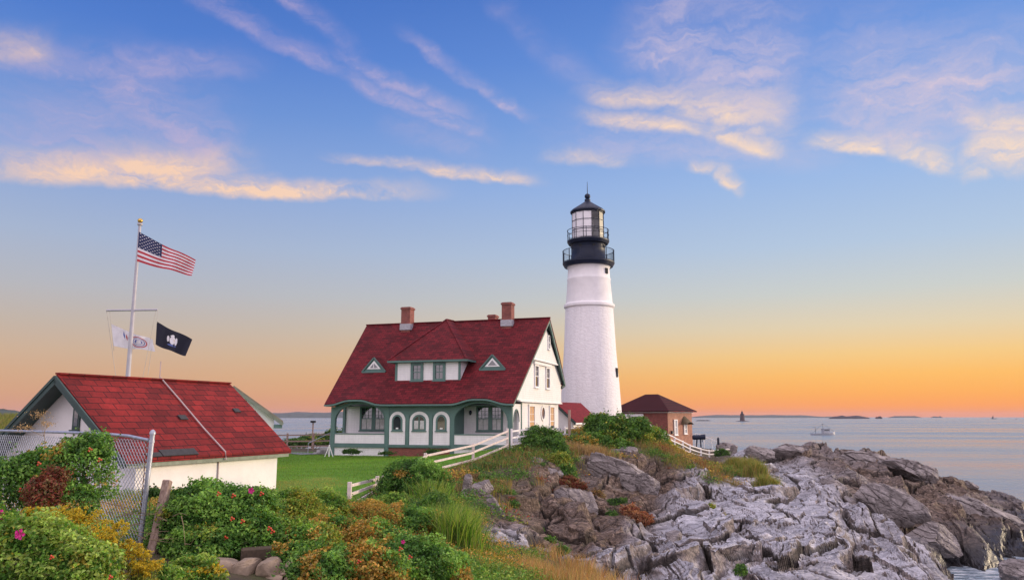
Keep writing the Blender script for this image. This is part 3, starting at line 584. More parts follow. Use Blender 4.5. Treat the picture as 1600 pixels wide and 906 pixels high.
# ------------------------------------------------------------------ keeper's house (local frame: x along the front, y into the house, z up)
def sash_window(parent, x0, x1, z0, z1, y, cols, rows, frame_mat, split=True, mull=True, curtain=True, fn=None, glass='glass', fw=.11, name='window', thick=.10):
    """frame with a sill; panes and glazing bars set back inside it"""
    fn = fn or (lambda x, z, d: (x, y - d, z))         # d grows outwards from the wall
    f = MB()
    def pb(a0, a1, b0, b1, d0, d1, mb, mi=0):
        vs = [fn(a, b, d) for d in (d0, d1) for a, b in ((a0, b0), (a1, b0), (a1, b1), (a0, b1))]
        mb.add(vs, [(0, 3, 2, 1), (4, 5, 6, 7), (0, 1, 5, 4), (1, 2, 6, 5), (2, 3, 7, 6), (3, 0, 4, 7)], mi)
    pb(x0, x0 + fw, z0, z1, 0, thick, f); pb(x1 - fw, x1, z0, z1, 0, thick, f); pb(x0 + fw, x1 - fw, z1 - fw, z1, 0, thick, f); pb(x0 + fw, x1 - fw, z0, z0 + fw * .7, 0, thick, f)
    pb(x0 - .06, x1 + .06, z0 - .07, z0, 0, thick + .05, f)
    w = f.build(name, frame_mat, parent)
    g = MB(); pb(x0 + fw, x1 - fw, z0 + fw * .7, z1 - fw, .012, .022, g); g.build('pane', M[glass], w)
    b = MB(); a0, a1, b0, b1 = x0 + fw, x1 - fw, z0 + fw * .7, z1 - fw; zm = (b0 + b1) / 2
    if split: pb(a0, a1, zm - .03, zm + .03, .023, .065, b)
    lo = zm if split else b0
    for i in range(1, cols): xx = a0 + (a1 - a0) * i / cols; pb(xx - .012, xx + .012, lo + .03, b1, .023, .05, b)
    for i in range(1, rows): zz = lo + (b1 - lo) * i / rows; pb(a0, a1, zz - .012, zz + .012, .0235, .048, b)
    if mull and split: xx = (a0 + a1) / 2; pb(xx - .012, xx + .012, b0, zm - .03, .023, .05, b)
    b.build('glazing_bars', frame_mat, w)
    if curtain:
        c = MB(); pb(a0 + .02, a1 - .02, b0, (zm if split else b1) - .03, .0222, .0226, c); c.build('curtain', M['curtain'], w)
    return w

def build_house():
    root = empty('house', HO, -HA)
    tag(root, 'white keeper\'s house with a red shingled roof, green arcaded porch and brick chimneys', 'house')
    ROOFY = (-.62, 7.0); ROOFZ = (3.45, 10.35); SL = (ROOFZ[1] - ROOFZ[0]) / (ROOFY[1] - ROOFY[0])
    rz = lambda y: ROOFZ[0] + (y - ROOFY[0]) * SL
    bell = lambda x: .36 * sum(math.exp(-(abs((x - c) / 1.45)) ** 3.2) for c in (-12.3, -2.35))
    # ---- roof: front slope with two eyebrow rises over the porch bays, back slope
    nx, ny = 120, 24; top = []; vs = []; fs = []
    for j in range(ny + 1):
        k = j / ny; y = ROOFY[0] + (ROOFY[1] - ROOFY[0]) * k; xl = -14.85 - .75 * k; xr = .30 + .65 * k
        for i in range(nx + 1):
            x = xl + (xr - xl) * i / nx; b = bell(x) * max(0, 1 - (y - ROOFY[0]) / 2.6) ** 1.6
            vs.append((x, y, rz(y) + b))
    N = len(vs); W = nx + 1
    for j in range(ny):
        for i in range(nx): a = j * W + i; fs.append((a, a + 1, a + 1 + W, a + W))
    low = [(x, y + .03, z - .13) for x, y, z in vs]
    r = MB(); r.add(vs + low, fs + [tuple(N + i for i in f[::-1]) for f in fs] + [(i, N + i, N + i + 1, i + 1) for i in range(nx)]
                    + [(j * W, (j + 1) * W, N + (j + 1) * W, N + j * W) for j in range(ny)] + [(j * W + nx, N + j * W + nx, N + (j + 1) * W + nx, (j + 1) * W + nx) for j in range(ny)])
    BY, BZ = 13.5, 5.35
    q = [(-15.6, 7.004, 10.35), (.95, 7.004, 10.35), (.75, 10.9, 7.45), (.55, BY, BZ), (-14.9, BY, BZ)]
    r.add(q + [(x, y, z - .13) for x, y, z in q], [(0, 1, 2, 3, 4), (9, 8, 7, 6, 5), (0, 5, 6, 1), (1, 6, 7, 2), (2, 7, 8, 3), (3, 8, 9, 4), (4, 9, 5, 0)])
    roof = r.build('roof', M['roof_house'], root)
    rg = MB(); rg.bar((-15.62, 7, 10.37), (.98, 7, 10.37), .22, .09); rg.build('ridge_cap', M['roof_house'], roof)
    # eave moulding following the eyebrow line
    mb = MB(); xs = [-14.88 + (.30 + 14.88) * i / 120 for i in range(121)]
    ez = [ROOFZ[0] + bell(x) for x in xs]
    mb.strip(xs, [z - .19 for z in ez], [z - .07 for z in ez], lambda a, b, d: (a, d, b), -.66, -.52); mb.build('eave_moulding', M['green'], root)
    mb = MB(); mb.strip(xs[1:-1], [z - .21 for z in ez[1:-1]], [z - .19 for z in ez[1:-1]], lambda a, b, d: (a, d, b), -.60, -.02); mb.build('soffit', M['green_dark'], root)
    # ---- front arcade
    def head(x0, x1, zs, zt, p=2.3):
        c = (x0 + x1) / 2; w = (x1 - x0) / 2; return lambda x: zs + (zt - zs) * max(0, 1 - abs((x - c) / w) ** p) ** (1 / p)
    def bayhead(x0, x1):
        mb = MB(); h = head(x0, x1, 2.05, 3.42); n = 48; c = (x0 + x1) / 2; w = (x1 - x0) / 2
        xs = [c - w * cos(pi * i / n) for i in range(n + 1)]
        mb.strip(xs, [h(x) for x in xs], [max(ROOFZ[0] - .21 + bell(x), h(x) + .02) for x in xs], lambda a, b, d: (a, d, b), 0, .24)
        mb.build('porch_arch', M['green'], root)
        rim = MB(); rim.strip(xs[1:-1], [h(x) for x in xs[1:-1]], [min(h(x) + .14, 3.6) for x in xs[1:-1]], lambda a, b, d: (a, d, b), -.035, -.002); rim.build('arch_moulding', M['green'], root)
    bayhead(-14.26, -10.04); bayhead(-4.42, -.34)
    for x0, x1, z0 in ((-14.62, -14.262, -.45), (-10.038, -9.68, -.45), (-4.74, -4.422, -.45), (-.338, .0, -.45)):
        p = MB(); p.box(x0, x1, 0, .26, z0, 3.235); p.build('porch_post', M['green'], root)
    wl = MB(); wl.box(-9.678, -4.742, .04, .24, .42, 3.235); wl.build('front_wall', M['green'], root)
    for x0, x1 in ((-8.30, -8.02), (-6.39, -6.13)):
        p = MB(); p.box(x0, x1, -.03, .038, .45, 2.6); p.build('pilaster', M['green'], root)
    bm = MB(); bm.box(-9.70, -4.72, -.10, .02, .30, .44); bm.box(-9.74, -4.68, -.06, .018, .22, .298); bm.build('base_moulding', M['green'], root)
    for i, (x0, x1) in enumerate(((-9.64, -8.34), (-7.98, -6.43), (-6.09, -4.78))):
        pn = MB(); pn.prism(arch(x0, x1, .445, 2.2, 2.86), XZ, .005, .038); panel = pn.build('arched_panel', M['white'], root)
        c = (x0 + x1) / 2; hwid = .42 if i != 1 else .54
        fr = MB(); o_ = arch(c - hwid, c + hwid, 1.46, 2.15, 2.64); i_ = arch(c - hwid + .12, c + hwid - .12, 1.56, 2.13, 2.52)
        n = len(o_)
        fr.add([(a, -.045, b) for a, b in o_] + [(a, -.045, b) for a, b in i_] + [(a, .004, b) for a, b in o_] + [(a, .004, b) for a, b in i_],
               [(k, (k + 1) % n, n + (k + 1) % n, n + k) for k in range(n)] + [(k, 2 * n + k, 2 * n + (k + 1) % n, (k + 1) % n) for k in range(n)] + [(n + k, n + (k + 1) % n, 3 * n + (k + 1) % n, 3 * n + k) for k in range(n)])
        fr.box(c - hwid - .06, c + hwid + .06, -.08, .004, 1.39, 1.458)
        w = fr.build('arched_window', M['green'], panel)
        g = MB(); g.prism(arch(c - hwid + .12, c + hwid - .12, 1.56, 2.13, 2.52), XZ, -.012, .002); g.build('pane', M['glass'], w)
        if i == 1:
            b = MB(); b.box(c - .04, c + .04, -.04, -.013, 1.56, 2.5); b.build('glazing_bars', M['green'], w)
            cu = MB(); cu.box(c - .40, c - .07, -.016, -.0125, 1.6, 2.2); cu.box(c + .07, c + .40, -.016, -.0125, 1.6, 2.2); cu.build('curtain', M['curtain'], w)
        else:
            b = MB(); b.box(c - .1, c + .1, -.03, -.013, 1.58, 1.68); b.build('window_ornament', M['trim_white'], w)
    for x0, x1 in ((-14.26, -10.04), (-4.42, -.34)):
        pr = MB(); pr.box(x0, x1, .05, .19, .50, 1.17); pr.build('parapet', M['white'], root)
        cp = MB(); cp.box(x0, x1, .0, .24, 1.172, 1.24); cp.box(x0, x1, .0, .24, .30, .498); cp.build('parapet_rail', M['green'], root)
        bt = MB(); bt.box(x0 - .02, x1 + .02, -.06, .24, .20, .298); bt.build('base_moulding', M['green'], root)
        sk = MB(); sk.box(x0, x1, .06, .2, -.6, .198); sk.build('skirting', M['white'], root)
        fl = MB(); fl.box(x0 - .1, x1 + .1, .242, 2.15, .2, .3); fl.build('porch_floor', M['asphalt'], root)
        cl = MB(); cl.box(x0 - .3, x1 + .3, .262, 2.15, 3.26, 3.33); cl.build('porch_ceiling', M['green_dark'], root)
    fb = MB(); fb.box(-9.68, -4.74, .05, .22, -.6, .218); fb.build('brick_foundation', M['brick'], root)
    # porch back and end walls
    bw = MB(); bw.box(-14.55, -9.4, 2.16, 2.32, -.6, 3.4); bw.box(-4.9, -.02, 2.16, 2.32, -.6, 3.4); bw.box(-10.0, -9.7, .26, 2.155, .3, 3.25); bw.box(-9.4, -4.9, 2.16, 2.32, -.6, 3.4); bw.build('porch_wall', M['white'], root)
    gw = MB(); gw.box(-4.72, -4.50, .27, 2.155, .3, 3.25); gw.build('porch_end_wall', M['green'], root); gw = MB(); gw.box(-14.75, -14.551, 2.0, 2.32, -.4, 3.4); gw.build('corner_post', M['green'], root)
    for x0, x1 in ((-13.3, -11.0), (-3.5, -1.4)):
        xm = (x0 + x1) / 2
        for a, b in ((x0, xm + .05), (xm - .04 + .1, x1)):
            sash_window(root, a, b, 1.42, 3.3, 2.158, 3, 3, M['green'], fw=.15, thick=.07)
    lp = MB(); lp.lathe([(.05, 2.60), (.11, 2.72), (.12, 2.86), (.03, 2.95)], 10, c=(-3.95, 2.02)); lp.box(-3.98, -3.92, 2.02, 2.157, 2.88, 2.93); lp.build('porch_lamp', M['black_iron'], root)
    sp = MB(); sp.box(-14.5, -14.36, .26, 2.0, .50, 1.17); sp.box(-14.53, -14.33, .262, 1.998, 1.172, 1.24); sp.build('end_parapet', M['white'], root)
    # ---- gable side (x = 0 below, stepping out above)
    hd = head(.32, 1.62, 2.1, 2.95, 2.0); n = 24; ys = [.97 - .65 * cos(pi * i / n) for i in range(n + 1)]
    sw = MB(); sw.strip(ys, [hd(y) for y in ys], [3.4] * (n + 1), YZ, -.14, 0); sw.box(-.14, 0, .265, .32, -.6, 3.4); sw.box(-.14, 0, 1.62, 2.17, -.6, 3.4); sw.box(-.14, 0, .32, 1.62, -.6, .95); sw.build('side_arch', M['white'], root)
    c2 = MB(); c2.strip(ys, [max(.95, hd(y)) for y in ys], [hd(y) + .09 for y in ys], YZ, .002, .05); c2.box(.001, .05, 2.1, 2.28, -.6, 3.58); c2.build('side_trim', M['green'], root)
    lw = MB(); lw.box(-.2, 0, 2.325, 13.0, -.8, 3.62); lw.build('side_wall', M['white'], root)
    upoly = [(1.15, 3.66), (13.0, 3.66), (13.0, 5.62), (7.35, 9.85), (6.95, 10.15), (.55, 4.36), (.3, 4.1), (.3, 3.66)]
    uw = MB(); uw.prism(upoly, YZ, -.2, .28); uw.build('gable_wall', M['white_shingle'], root)
    ap = [(3.55, 6.88), (10.95, 6.88), (7.2, 9.72), (6.95, 9.95)]
    aw = MB(); aw.prism(ap, YZ, .282, .52); aw.build('attic_gable', M['white_shingle'], root)
    tb = MB(); tb.box(.005, .36, .9, 13.06, 3.56, 3.655); tb.box(.285, .58, 3.6, 10.9, 6.78, 6.875); tb.build('string_course', M['trim_white'], root)
    hood = MB(); hood.box(.283, .46, 4.4, 9.3, 6.5, 6.72); hood.build('window_hood', M['trim_white'], root)
    sideF = lambda x0: (lambda y, z, d: (x0 + d, y, z))
    for a, b in ((4.65, 5.75), (7.9, 9.05)): sash_window(root, a, b, 4.72, 6.48, 0, 2, 2, M['trim_white'], curtain=False, fn=sideF(.285), fw=.12, mull=False)
    for a, b in ((3.95, 5.6), (9.95, 11.5)):
        w = sash_window(root, a, b, .85, 3.42, 0, 2, 2, M['trim_white'], curtain=False, fn=sideF(.003), fw=.16, mull=False)
        c = MB(); c.box(.027, .031, a + .17, b - .17, 1.75, 3.24); c.build('blind_reflection', M['blind_reflection'], w)  # tan blind, sunset reflection of the glass put into its colour
    sash_window(root, 7.75, 8.35, 7.9, 9.05, 0, 1, 1, M['trim_white'], curtain=False, fn=sideF(.525), fw=.1, mull=False)
    ov = MB(); o_ = [(8.05 + .62 * cos(a), 2.75 + .62 * sin(a)) for a in [2 * pi * k / 28 for k in range(28)]]; i_ = [(8.05 + .46 * cos(a), 2.75 + .46 * sin(a)) for a in [2 * pi * k / 28 for k in range(28)]]
    ov.add([(.07, a, b) for a, b in o_] + [(.07, a, b) for a, b in i_] + [(.002, a, b) for a, b in o_] + [(.02, a, b) for a, b in i_],
           [(k, (k + 1) % 28, 28 + (k + 1) % 28, 28 + k) for k in range(28)] + [(k, 56 + k, 56 + (k + 1) % 28, (k + 1) % 28) for k in range(28)] + [(28 + k, 28 + (k + 1) % 28, 84 + (k + 1) % 28, 84 + k) for k in range(28)])
    w = ov.build('oval_window', M['trim_white'], root); g = MB(); g.prism(i_, YZ, .004, .02); g.build('pane', M['glass'], w)
    # barge boards and the green soffit under the back rake
    def barge(name, y0, z0, y1, z1, x0, x1, mat):
        b = MB(); b.bar((x0, y0, z0 - .26), (x1, y1, z1 - .26), .10, .24); b.build(name, mat, root)
    barge('barge_board', 6.95, 10.35, 13.4, 5.42, .88, .52, M['green']); barge('barge_board', -.55, 3.52, 6.95, 10.35, .22, .88, M['green'])
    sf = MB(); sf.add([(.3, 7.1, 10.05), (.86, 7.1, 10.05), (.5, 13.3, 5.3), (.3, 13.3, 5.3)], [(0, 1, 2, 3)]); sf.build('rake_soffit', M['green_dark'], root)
    br = MB(); br.bar((.3, 13.0, 4.95), (.5, 13.3, 5.2), .2, .2); br.build('eave_bracket', M['green_dark'], root)
    # rest of the body: far end and back
    bd = MB(); bd.box(-14.45, -.21, 12.8, 13.0, -.8, 5.6); bd.prism([(2.33, -.8), (13.0, -.8), (13.0, 5.62), (6.95, 10.1), (.3, 4.1), (2.33, 4.1)], YZ, -14.45, -14.25); bd.build('back_wall', M['white'], root)
    # ---- hipped dormer
    yd = 1.34; x0, x1, z0, z1 = -9.9, -4.5, 5.12, 6.72
    dw = MB(); dw.box(x0, x1, yd, yd + .15, z0, z1)
    for xa, xb in ((x0, x0 + .15), (x1 - .15, x1)): dw.prism([(yd + .15, rz(yd + .15) - .1), (3.0, 6.72), (yd + .15, 6.72)], lambda a, b, d: (d, a, b), xa, xb)
    dorm = dw.build('dormer', M['white'], root)
    dt = MB(); dt.box(x0 - .02, x0 + .17, yd - .04, yd - .002, z0, z1); dt.box(x1 - .17, x1 + .02, yd - .04, yd - .002, z0, z1); dt.box(x0 - .12, x1 + .12, yd - .14, yd - .004, z0 - .13, z0 - .02); dt.box(x0 + .18, x1 - .18, yd - .035, yd - .003, z1 - .16, z1); dt.build('dormer_trim', M['green'], dorm)
    for a, b in ((-8.58, -7.55), (-6.72, -5.72)): sash_window(dorm, a, b, 5.18, 6.54, yd, 2, 2, M['green'], curtain=False, fw=.2, mull=True)
    ap = (-7.45, 5.5, 10.36); cl, cr = (-10.4, .92, 6.72), (-3.85, .92, 6.72); bl, br_ = (-10.4, 3.0, 6.74), (-3.85, 3.0, 6.74); ba = (-7.45, 7.0, 10.40)
    dr = MB(); dr.add([cl, cr, ap, bl, br_, ba], [(0, 1, 2), (0, 2, 5, 3), (1, 4, 5, 2)]); dr.build('dormer_roof', M['roof_house'], dorm)
    hc = MB(); [hc.bar(Vector(q) + Vector((0, 0, .02)), Vector(ap) + Vector((0, 0, .03)), .16, .06) for q in (cl, cr)]; hc.bar(Vector(ap) + Vector((0, 0, .03)), Vector(ba) + Vector((0, 0, .03)), .16, .06); hc.build('hip_cap', M['roof_house'], dorm)
    fs_ = MB(); fs_.box(-10.42, -3.83, .90, 1.02, 6.58, 6.715); fs_.box(-10.42, -10.30, 1.02, 2.9, 6.58, 6.715); fs_.box(-3.95, -3.83, 1.02, 2.9, 6.58, 6.715); fs_.box(-10.29, -3.96, 1.022, yd - .005, 6.60, 6.66); fs_.build('dormer_eave', M['green'], dorm)
    # ---- two little triangular dormers
    for xc in (-12.2, -2.25):
        zb, zt, yb = 6.0, 7.08, 2.16; hwid = .98
        g = MB(); g.prism([(xc - hwid, zb), (xc + hwid, zb), (xc, zt)], lambda a, b, d: (a, d, b), yb, yb + .06); tri = g.build('triangular_dormer', M['green'], root)
        q = MB(); q.prism([(xc - .6, zb + .2), (xc + .6, zb + .2), (xc, zt - .22)], lambda a, b, d: (a, d, b), yb - .035, yb - .003); fr = q.build('window', M['trim_white'], tri)
        q = MB(); q.prism([(xc - .36, zb + .29), (xc + .36, zb + .29), (xc, zt - .40)], lambda a, b, d: (a, d, b), yb - .05, yb - .037); q.build('pane', M['glass'], fr)
        if xc < -5:
            q = MB(); q.bar((xc, yb - .055, zb + .28), (xc, yb - .055, zt - .4), .05, .03); q.build('glazing_bars', M['trim_white'], fr)
        yk = yb + (zt - zb) / SL
        q = MB(); q.add([(xc - hwid - .1, yb - .12, zb - .03), (xc, yb - .12, zt + .06), (xc, yk + .1, zt + .06), (xc - hwid - .1, yb + .05, zb - .03)], [(0, 1, 2, 3)]); q.add([(xc + hwid + .1, yb - .12, zb - .03), (xc, yb - .12, zt + .06), (xc, yk + .1, zt + .06), (xc + hwid + .1, yb + .05, zb - .03)], [(3, 2, 1, 0)])
        q.build('dormer_roof', M['roof_house'], tri)
        q = MB(); q.bar((xc - hwid - .06, yb - .06, zb - .02), (xc, yb - .06, zt + .01), .1, .1); q.bar((xc + hwid + .06, yb - .06, zb - .02), (xc, yb - .06, zt + .01), .1, .1); q.box(xc - hwid - .05, xc + hwid + .05, yb - .1, yb - .002, zb - .09, zb + .01); q.build('dormer_trim', M['green'], tri)
    # ---- chimneys
    for xa, xb, yc, zt in ((-11.86, -11.04, 6.5, 11.62), (-2.86, -2.04, 6.5, 11.62), (-4.95, -4.3, 9.0, 11.0)):
        c = MB(); c.box(xa, xb, yc - .42, yc + .42, 8.6, zt - .16); c.box(xa - .06, xb + .06, yc - .48, yc + .48, zt - .16, zt - .02); c.box(xa, xb, yc - .42, yc + .42, zt - .02, zt + .04); ch = c.build('chimney', M['brick'], roof)
        if yc < 7: f_ = MB(); f_.box(xa - .07, xb + .07, yc - .5, yc + .1, 9.7, 10.22); f_.build('flashing', M['lead'], ch)
    st = MB()
    for k in range(3): st.box(-15.9 - .3 * k, -14.9 - .3 * k, .7, 1.9, -.6, .15 - .2 * k)
    st.build('porch_steps', M['concrete'], root)
    hr = MB(); hr.tube([(-16.9, .6, -.5), (-16.9, .6, .45), (-15.0, .6, 1.25), (-15.0, .6, -.2)], .03, 6); hr.build('handrail', M['galv'], root)
    return root
build_house()

# ------------------------------------------------------------------ lighthouse
def build_lighthouse():
    Y = 83.0; x0 = at(922.6, 600, Y).x
    Z = lambda v: ZC + Y * (ray(922, v).z / ray(922, v).y)
    px = Y / FPX
    root = empty('lighthouse', (x0, Y, 6.6)); dz = -6.6
    tag(root, 'tall white stone lighthouse tower with a black lantern, galleries and railings', 'lighthouse')
    rr = lambda w, v: w * px / ray(922, v).y
    T = MB(); prof = [(51.5, 720), (48.5, 655), (45, 602), (40.5, 545), (37.2, 483)]
    T.lathe([(rr(w, v), Z(v) + dz) for w, v in prof], 64); tw = T.build('tower', M['tower'], root, smooth=True)
    b = MB(); b.lathe([(rr(36.9, 483), Z(483) + dz), (rr(39.6, 480.5), Z(480.5) + dz), (rr(39.6, 477), Z(477) + dz), (rr(36.3, 474.5), Z(474.5) + dz)], 64); b.build('belt_course', M['stucco'], root, smooth=True)
    U = MB(); U.lathe([(rr(w, v), Z(v) + dz) for w, v in ((36.4, 475), (33.4, 440), (33.9, 438.5), (33.9, 436.5), (33.0, 435), (32.2, 421), (34.5, 417), (37.5, 414))], 64); U.build('upper_tower', M['stucco'], root, smooth=True)
    def ring(name, r1, r2, z1, z2, n=48):
        q = MB(); q.lathe([(r1 - .02, z1), (r2 * .93, z1 + .02), (r2, z2 - .12), (r2, z2)], n); return q.build(name, M['black_iron'], root)
    zg1 = Z(411) + dz; ring('gallery_deck', rr(36.5, 414), rr(40.5, 411), Z(418) + dz, zg1)
    dr = rr(26.6, 395); q = MB(); q.lathe([(dr * 1.04, zg1), (dr * 1.04, zg1 + .2), (dr, zg1 + .22), (dr, Z(381) + dz), (dr * 1.05, Z(380) + dz)], 48); drum = q.build('watch_room', M['black_iron'], root, smooth=False)
    for p in drum.data.polygons: p.use_smooth = len(p.vertices) == 4
    zg2 = Z(377) + dz; ring('gallery_deck', dr, rr(32.8, 378), Z(383) + dz, zg2)
    # portholes round the watch room
    for k in range(8):
        a = R(-90 - 32 + 45 * k); c = Vector((dr * cos(a), dr * sin(a), Z(388) + dz)); o = Vector((cos(a), sin(a), 0))
        q = MB(); q.tube([c - o * .05, c + o * .06], .17, 12); q.build('porthole', M['dark'], drum)
    # railings
    def rail(name, rad, z0, h, posts, rings, balus=0):
        q = MB(); n = 48
        for k in range(posts):
            a = 2 * pi * k / posts + .13; q.bar((rad * cos(a), rad * sin(a), z0), (rad * cos(a), rad * sin(a), z0 + h + .04), .07)
        for zz in rings: q.tube([(rad * cos(2 * pi * k / n), rad * sin(2 * pi * k / n), z0 + zz * h) for k in range(n + 1)], .035 if zz > .9 else .025, 5, caps=False)
        for k in range(balus):
            a = 2 * pi * k / balus; q.bar((rad * cos(a), rad * sin(a), z0), (rad * cos(a), rad * sin(a), z0 + h), .022)
        return q.build(name, M['black_iron'], root)
    rail('gallery_railing', rr(40, 400), zg1, Z(393) + dz - zg1, 12, (1.0, .04), 90)
    rail('gallery_railing', rr(32.3, 370), zg2, Z(361) + dz - zg2, 10, (1.0, .55, .08))
    # lantern room: ten glazed sides, the screened ones white
    rl = rr(25.2, 355); zl0, zl1 = zg2, Z(333) + dz; n = 12
    lant = MB(); lant.lathe([(rl * 1.02, zl0), (rl * 1.02, zl0 + .16)], n); lant.lathe([(rl * 1.02, zl1 - .16), (rl * 1.02, zl1)], n)
    an = [2 * pi * k / n + R(8) for k in range(n + 1)]
    for k in range(n): lant.bar((rl * cos(an[k]), rl * sin(an[k]), zl0), (rl * cos(an[k]), rl * sin(an[k]), zl1), .055)
    for fz in (.36, .68):
        zz = zl0 + (zl1 - zl0) * fz
        for k in range(n): lant.bar((rl * cos(an[k]), rl * sin(an[k]), zz), (rl * cos(an[k + 1]), rl * sin(an[k + 1]), zz), .05)
    lr = lant.build('lantern_frame', M['black_iron'], root)
    for k in range(n):
        am = (an[k] + an[k + 1]) / 2; deg = (math.degrees(am) + 360) % 360
        screened = not (285 < deg < 345)
        r2 = rl * .985
        q = MB(); q.add([(r2 * cos(an[k]), r2 * sin(an[k]), zl0 + .1), (r2 * cos(an[k + 1]), r2 * sin(an[k + 1]), zl0 + .1), (r2 * cos(an[k + 1]), r2 * sin(an[k + 1]), zl1 - .1), (r2 * cos(an[k]), r2 * sin(an[k]), zl1 - .1)], [(0, 1, 2, 3)])
        q.build('lantern_screen' if screened else 'lantern_pane', M['screen'] if screened else M['clear'], lr)
    q = MB(); zc = (zl0 + zl1) / 2; q.lathe([(.35, zl0 + .3), (.35, zc - .9), (.62, zc - .7), (.75, zc), (.62, zc + .7), (.35, zc + .9)], 20); q.build('lens', M['lens'], root)
    q = MB(); q.lathe([(rr(27.3, 332), zl1), (rr(27.3, 332), zl1 + .14), (rr(24, 328), Z(328) + dz), (rr(12, 320.5), Z(320.5) + dz), (rr(4.6, 315.5), Z(315.5) + dz), (rr(4.6, 312), Z(312) + dz), (rr(3, 311.5), Z(311) + dz)], 24); cap = q.build('lantern_roof', M['black_iron'], root)
    zb = Z(307) + dz; rb = rr(4.3, 307)
    q = MB(); q.lathe([(.02 + rb * sin(pi * k / 10), zb - rb * cos(pi * k / 10)) for k in range(11)], 16); q.build('vent_ball', M['black_iron'], cap, smooth=True)
    q = MB(); q.tube([(0, 0, zb), (0, 0, Z(284) + dz)], [.05, .02], 6); q.build('lightning_rod', M['black_iron'], cap)
    # two tower windows on the seaward side
    for v, ang, h, w in ((583, -28, .95, .42), (427, -40, .6, .4)):
        zz = Z(v) + dz; r0 = rr(43.5 if v > 500 else 32.6, v); a = R(ang); o = Vector((cos(a), sin(a), 0)); t_ = Vector((-sin(a), cos(a), 0)); c = o * (r0 - .12) + Vector((0, 0, zz))
        q = MB(); vs = [c + t_ * sx * w / 2 + Vector((0, 0, sz * h / 2)) + o * d for d in (0, .22) for sx, sz in ((-1, -1), (1, -1), (1, 1), (-1, 1))]
        q.add(vs, [(0, 3, 2, 1), (4, 5, 6, 7), (0, 1, 5, 4), (1, 2, 6, 5), (2, 3, 7, 6), (3, 0, 4, 7)]); q.build('tower_window', M['dark'], tw)
M['screen'] = plain('lantern_curtain', (.80, .78, .80), .6, .05, 2)
M['lens'] = plain('lens_brass', (.20, .19, .17), .6, .3, 6)
def clearmat():
    m = bpy.data.materials.new('clear_glass'); m.use_nodes = True; t = NT(m.node_tree); o = t.node('ShaderNodeOutputMaterial'); a = t.node('ShaderNodeBsdfTransparent'); g = t.node('ShaderNodeBsdfGlossy'); g.inputs['Roughness'].default_value = .05
    a.inputs[0].default_value = (.85, .88, .9, 1); g.inputs['Roughness'].default_value = .35; f = t.node('ShaderNodeValue'); f.outputs[0].default_value = .07; x = t.node('ShaderNodeMixShader'); t.l.new(f.outputs[0], x.inputs[0]); t.l.new(a.outputs[0], x.inputs[1]); t.l.new(g.outputs[0], x.inputs[2]); t.l.new(x.outputs[0], o.inputs[0]); return m
M['clear'] = clearmat()
build_lighthouse()

# ------------------------------------------------------------------ small white annex with a red roof between house and tower
def build_annex():
    c = at(896, 672, 72); root = empty('annex', (c.x, c.y, 7.0), -R(30))
    tag(root, 'small white annex with a red gabled roof at the foot of the lighthouse', 'annex')
    # gable faces the viewer's left, ridge runs along local y... eaves on the right
    w = MB(); w.prism([(-3.4, -.6), (0, -.6), (0, 2.25), (-1.7, 3.7), (-3.4, 2.25)], XZ, 0, .15); w.box(-.15, 0, .151, 5.0, -.6, 2.25); w.box(-3.4, -3.25, .151, 5.0, -.6, 2.25); w.build('wall', M['trim_white'], root)
    r = MB()
    for s in (1, -1):
        q = [(-1.7, -.3, 3.86), (-1.7 + s * 2.05, -.3, 2.1), (-1.7 + s * 2.05, 5.3, 2.1), (-1.7, 5.3, 3.86)]
        r.add(q + [(x, y, z - .12) for x, y, z in q], [(0, 1, 2, 3), (7, 6, 5, 4), (0, 4, 5, 1), (1, 5, 6, 2), (2, 6, 7, 3), (3, 7, 4, 0)])
    r.build('roof', M['roof_side'], root)
    b = MB(); b.bar((-1.7, -.33, 3.66), (.37, -.33, 1.9), .07, .2); b.bar((-1.7, -.33, 3.66), (-3.77, -.33, 1.9), .07, .2); b.build('barge_board', M['green_dark'], root)
    b = MB(); b.box(.30, .40, -.3, 5.3, 1.83, 1.97); b.build('gutter', M['trim_white'], root)
    sash_window(root, -2.7, -2.0, .7, 1.5, -.002, 1, 1, M['trim_white'], curtain=False, fw=.07, mull=False)
    sash_window(root, 1.2, 2.2, .7, 1.6, 0, 2, 1, M['trim_white'], curtain=False, fw=.08, mull=False, fn=lambda y, z, d: (.002 + d, y, z))
build_annex()

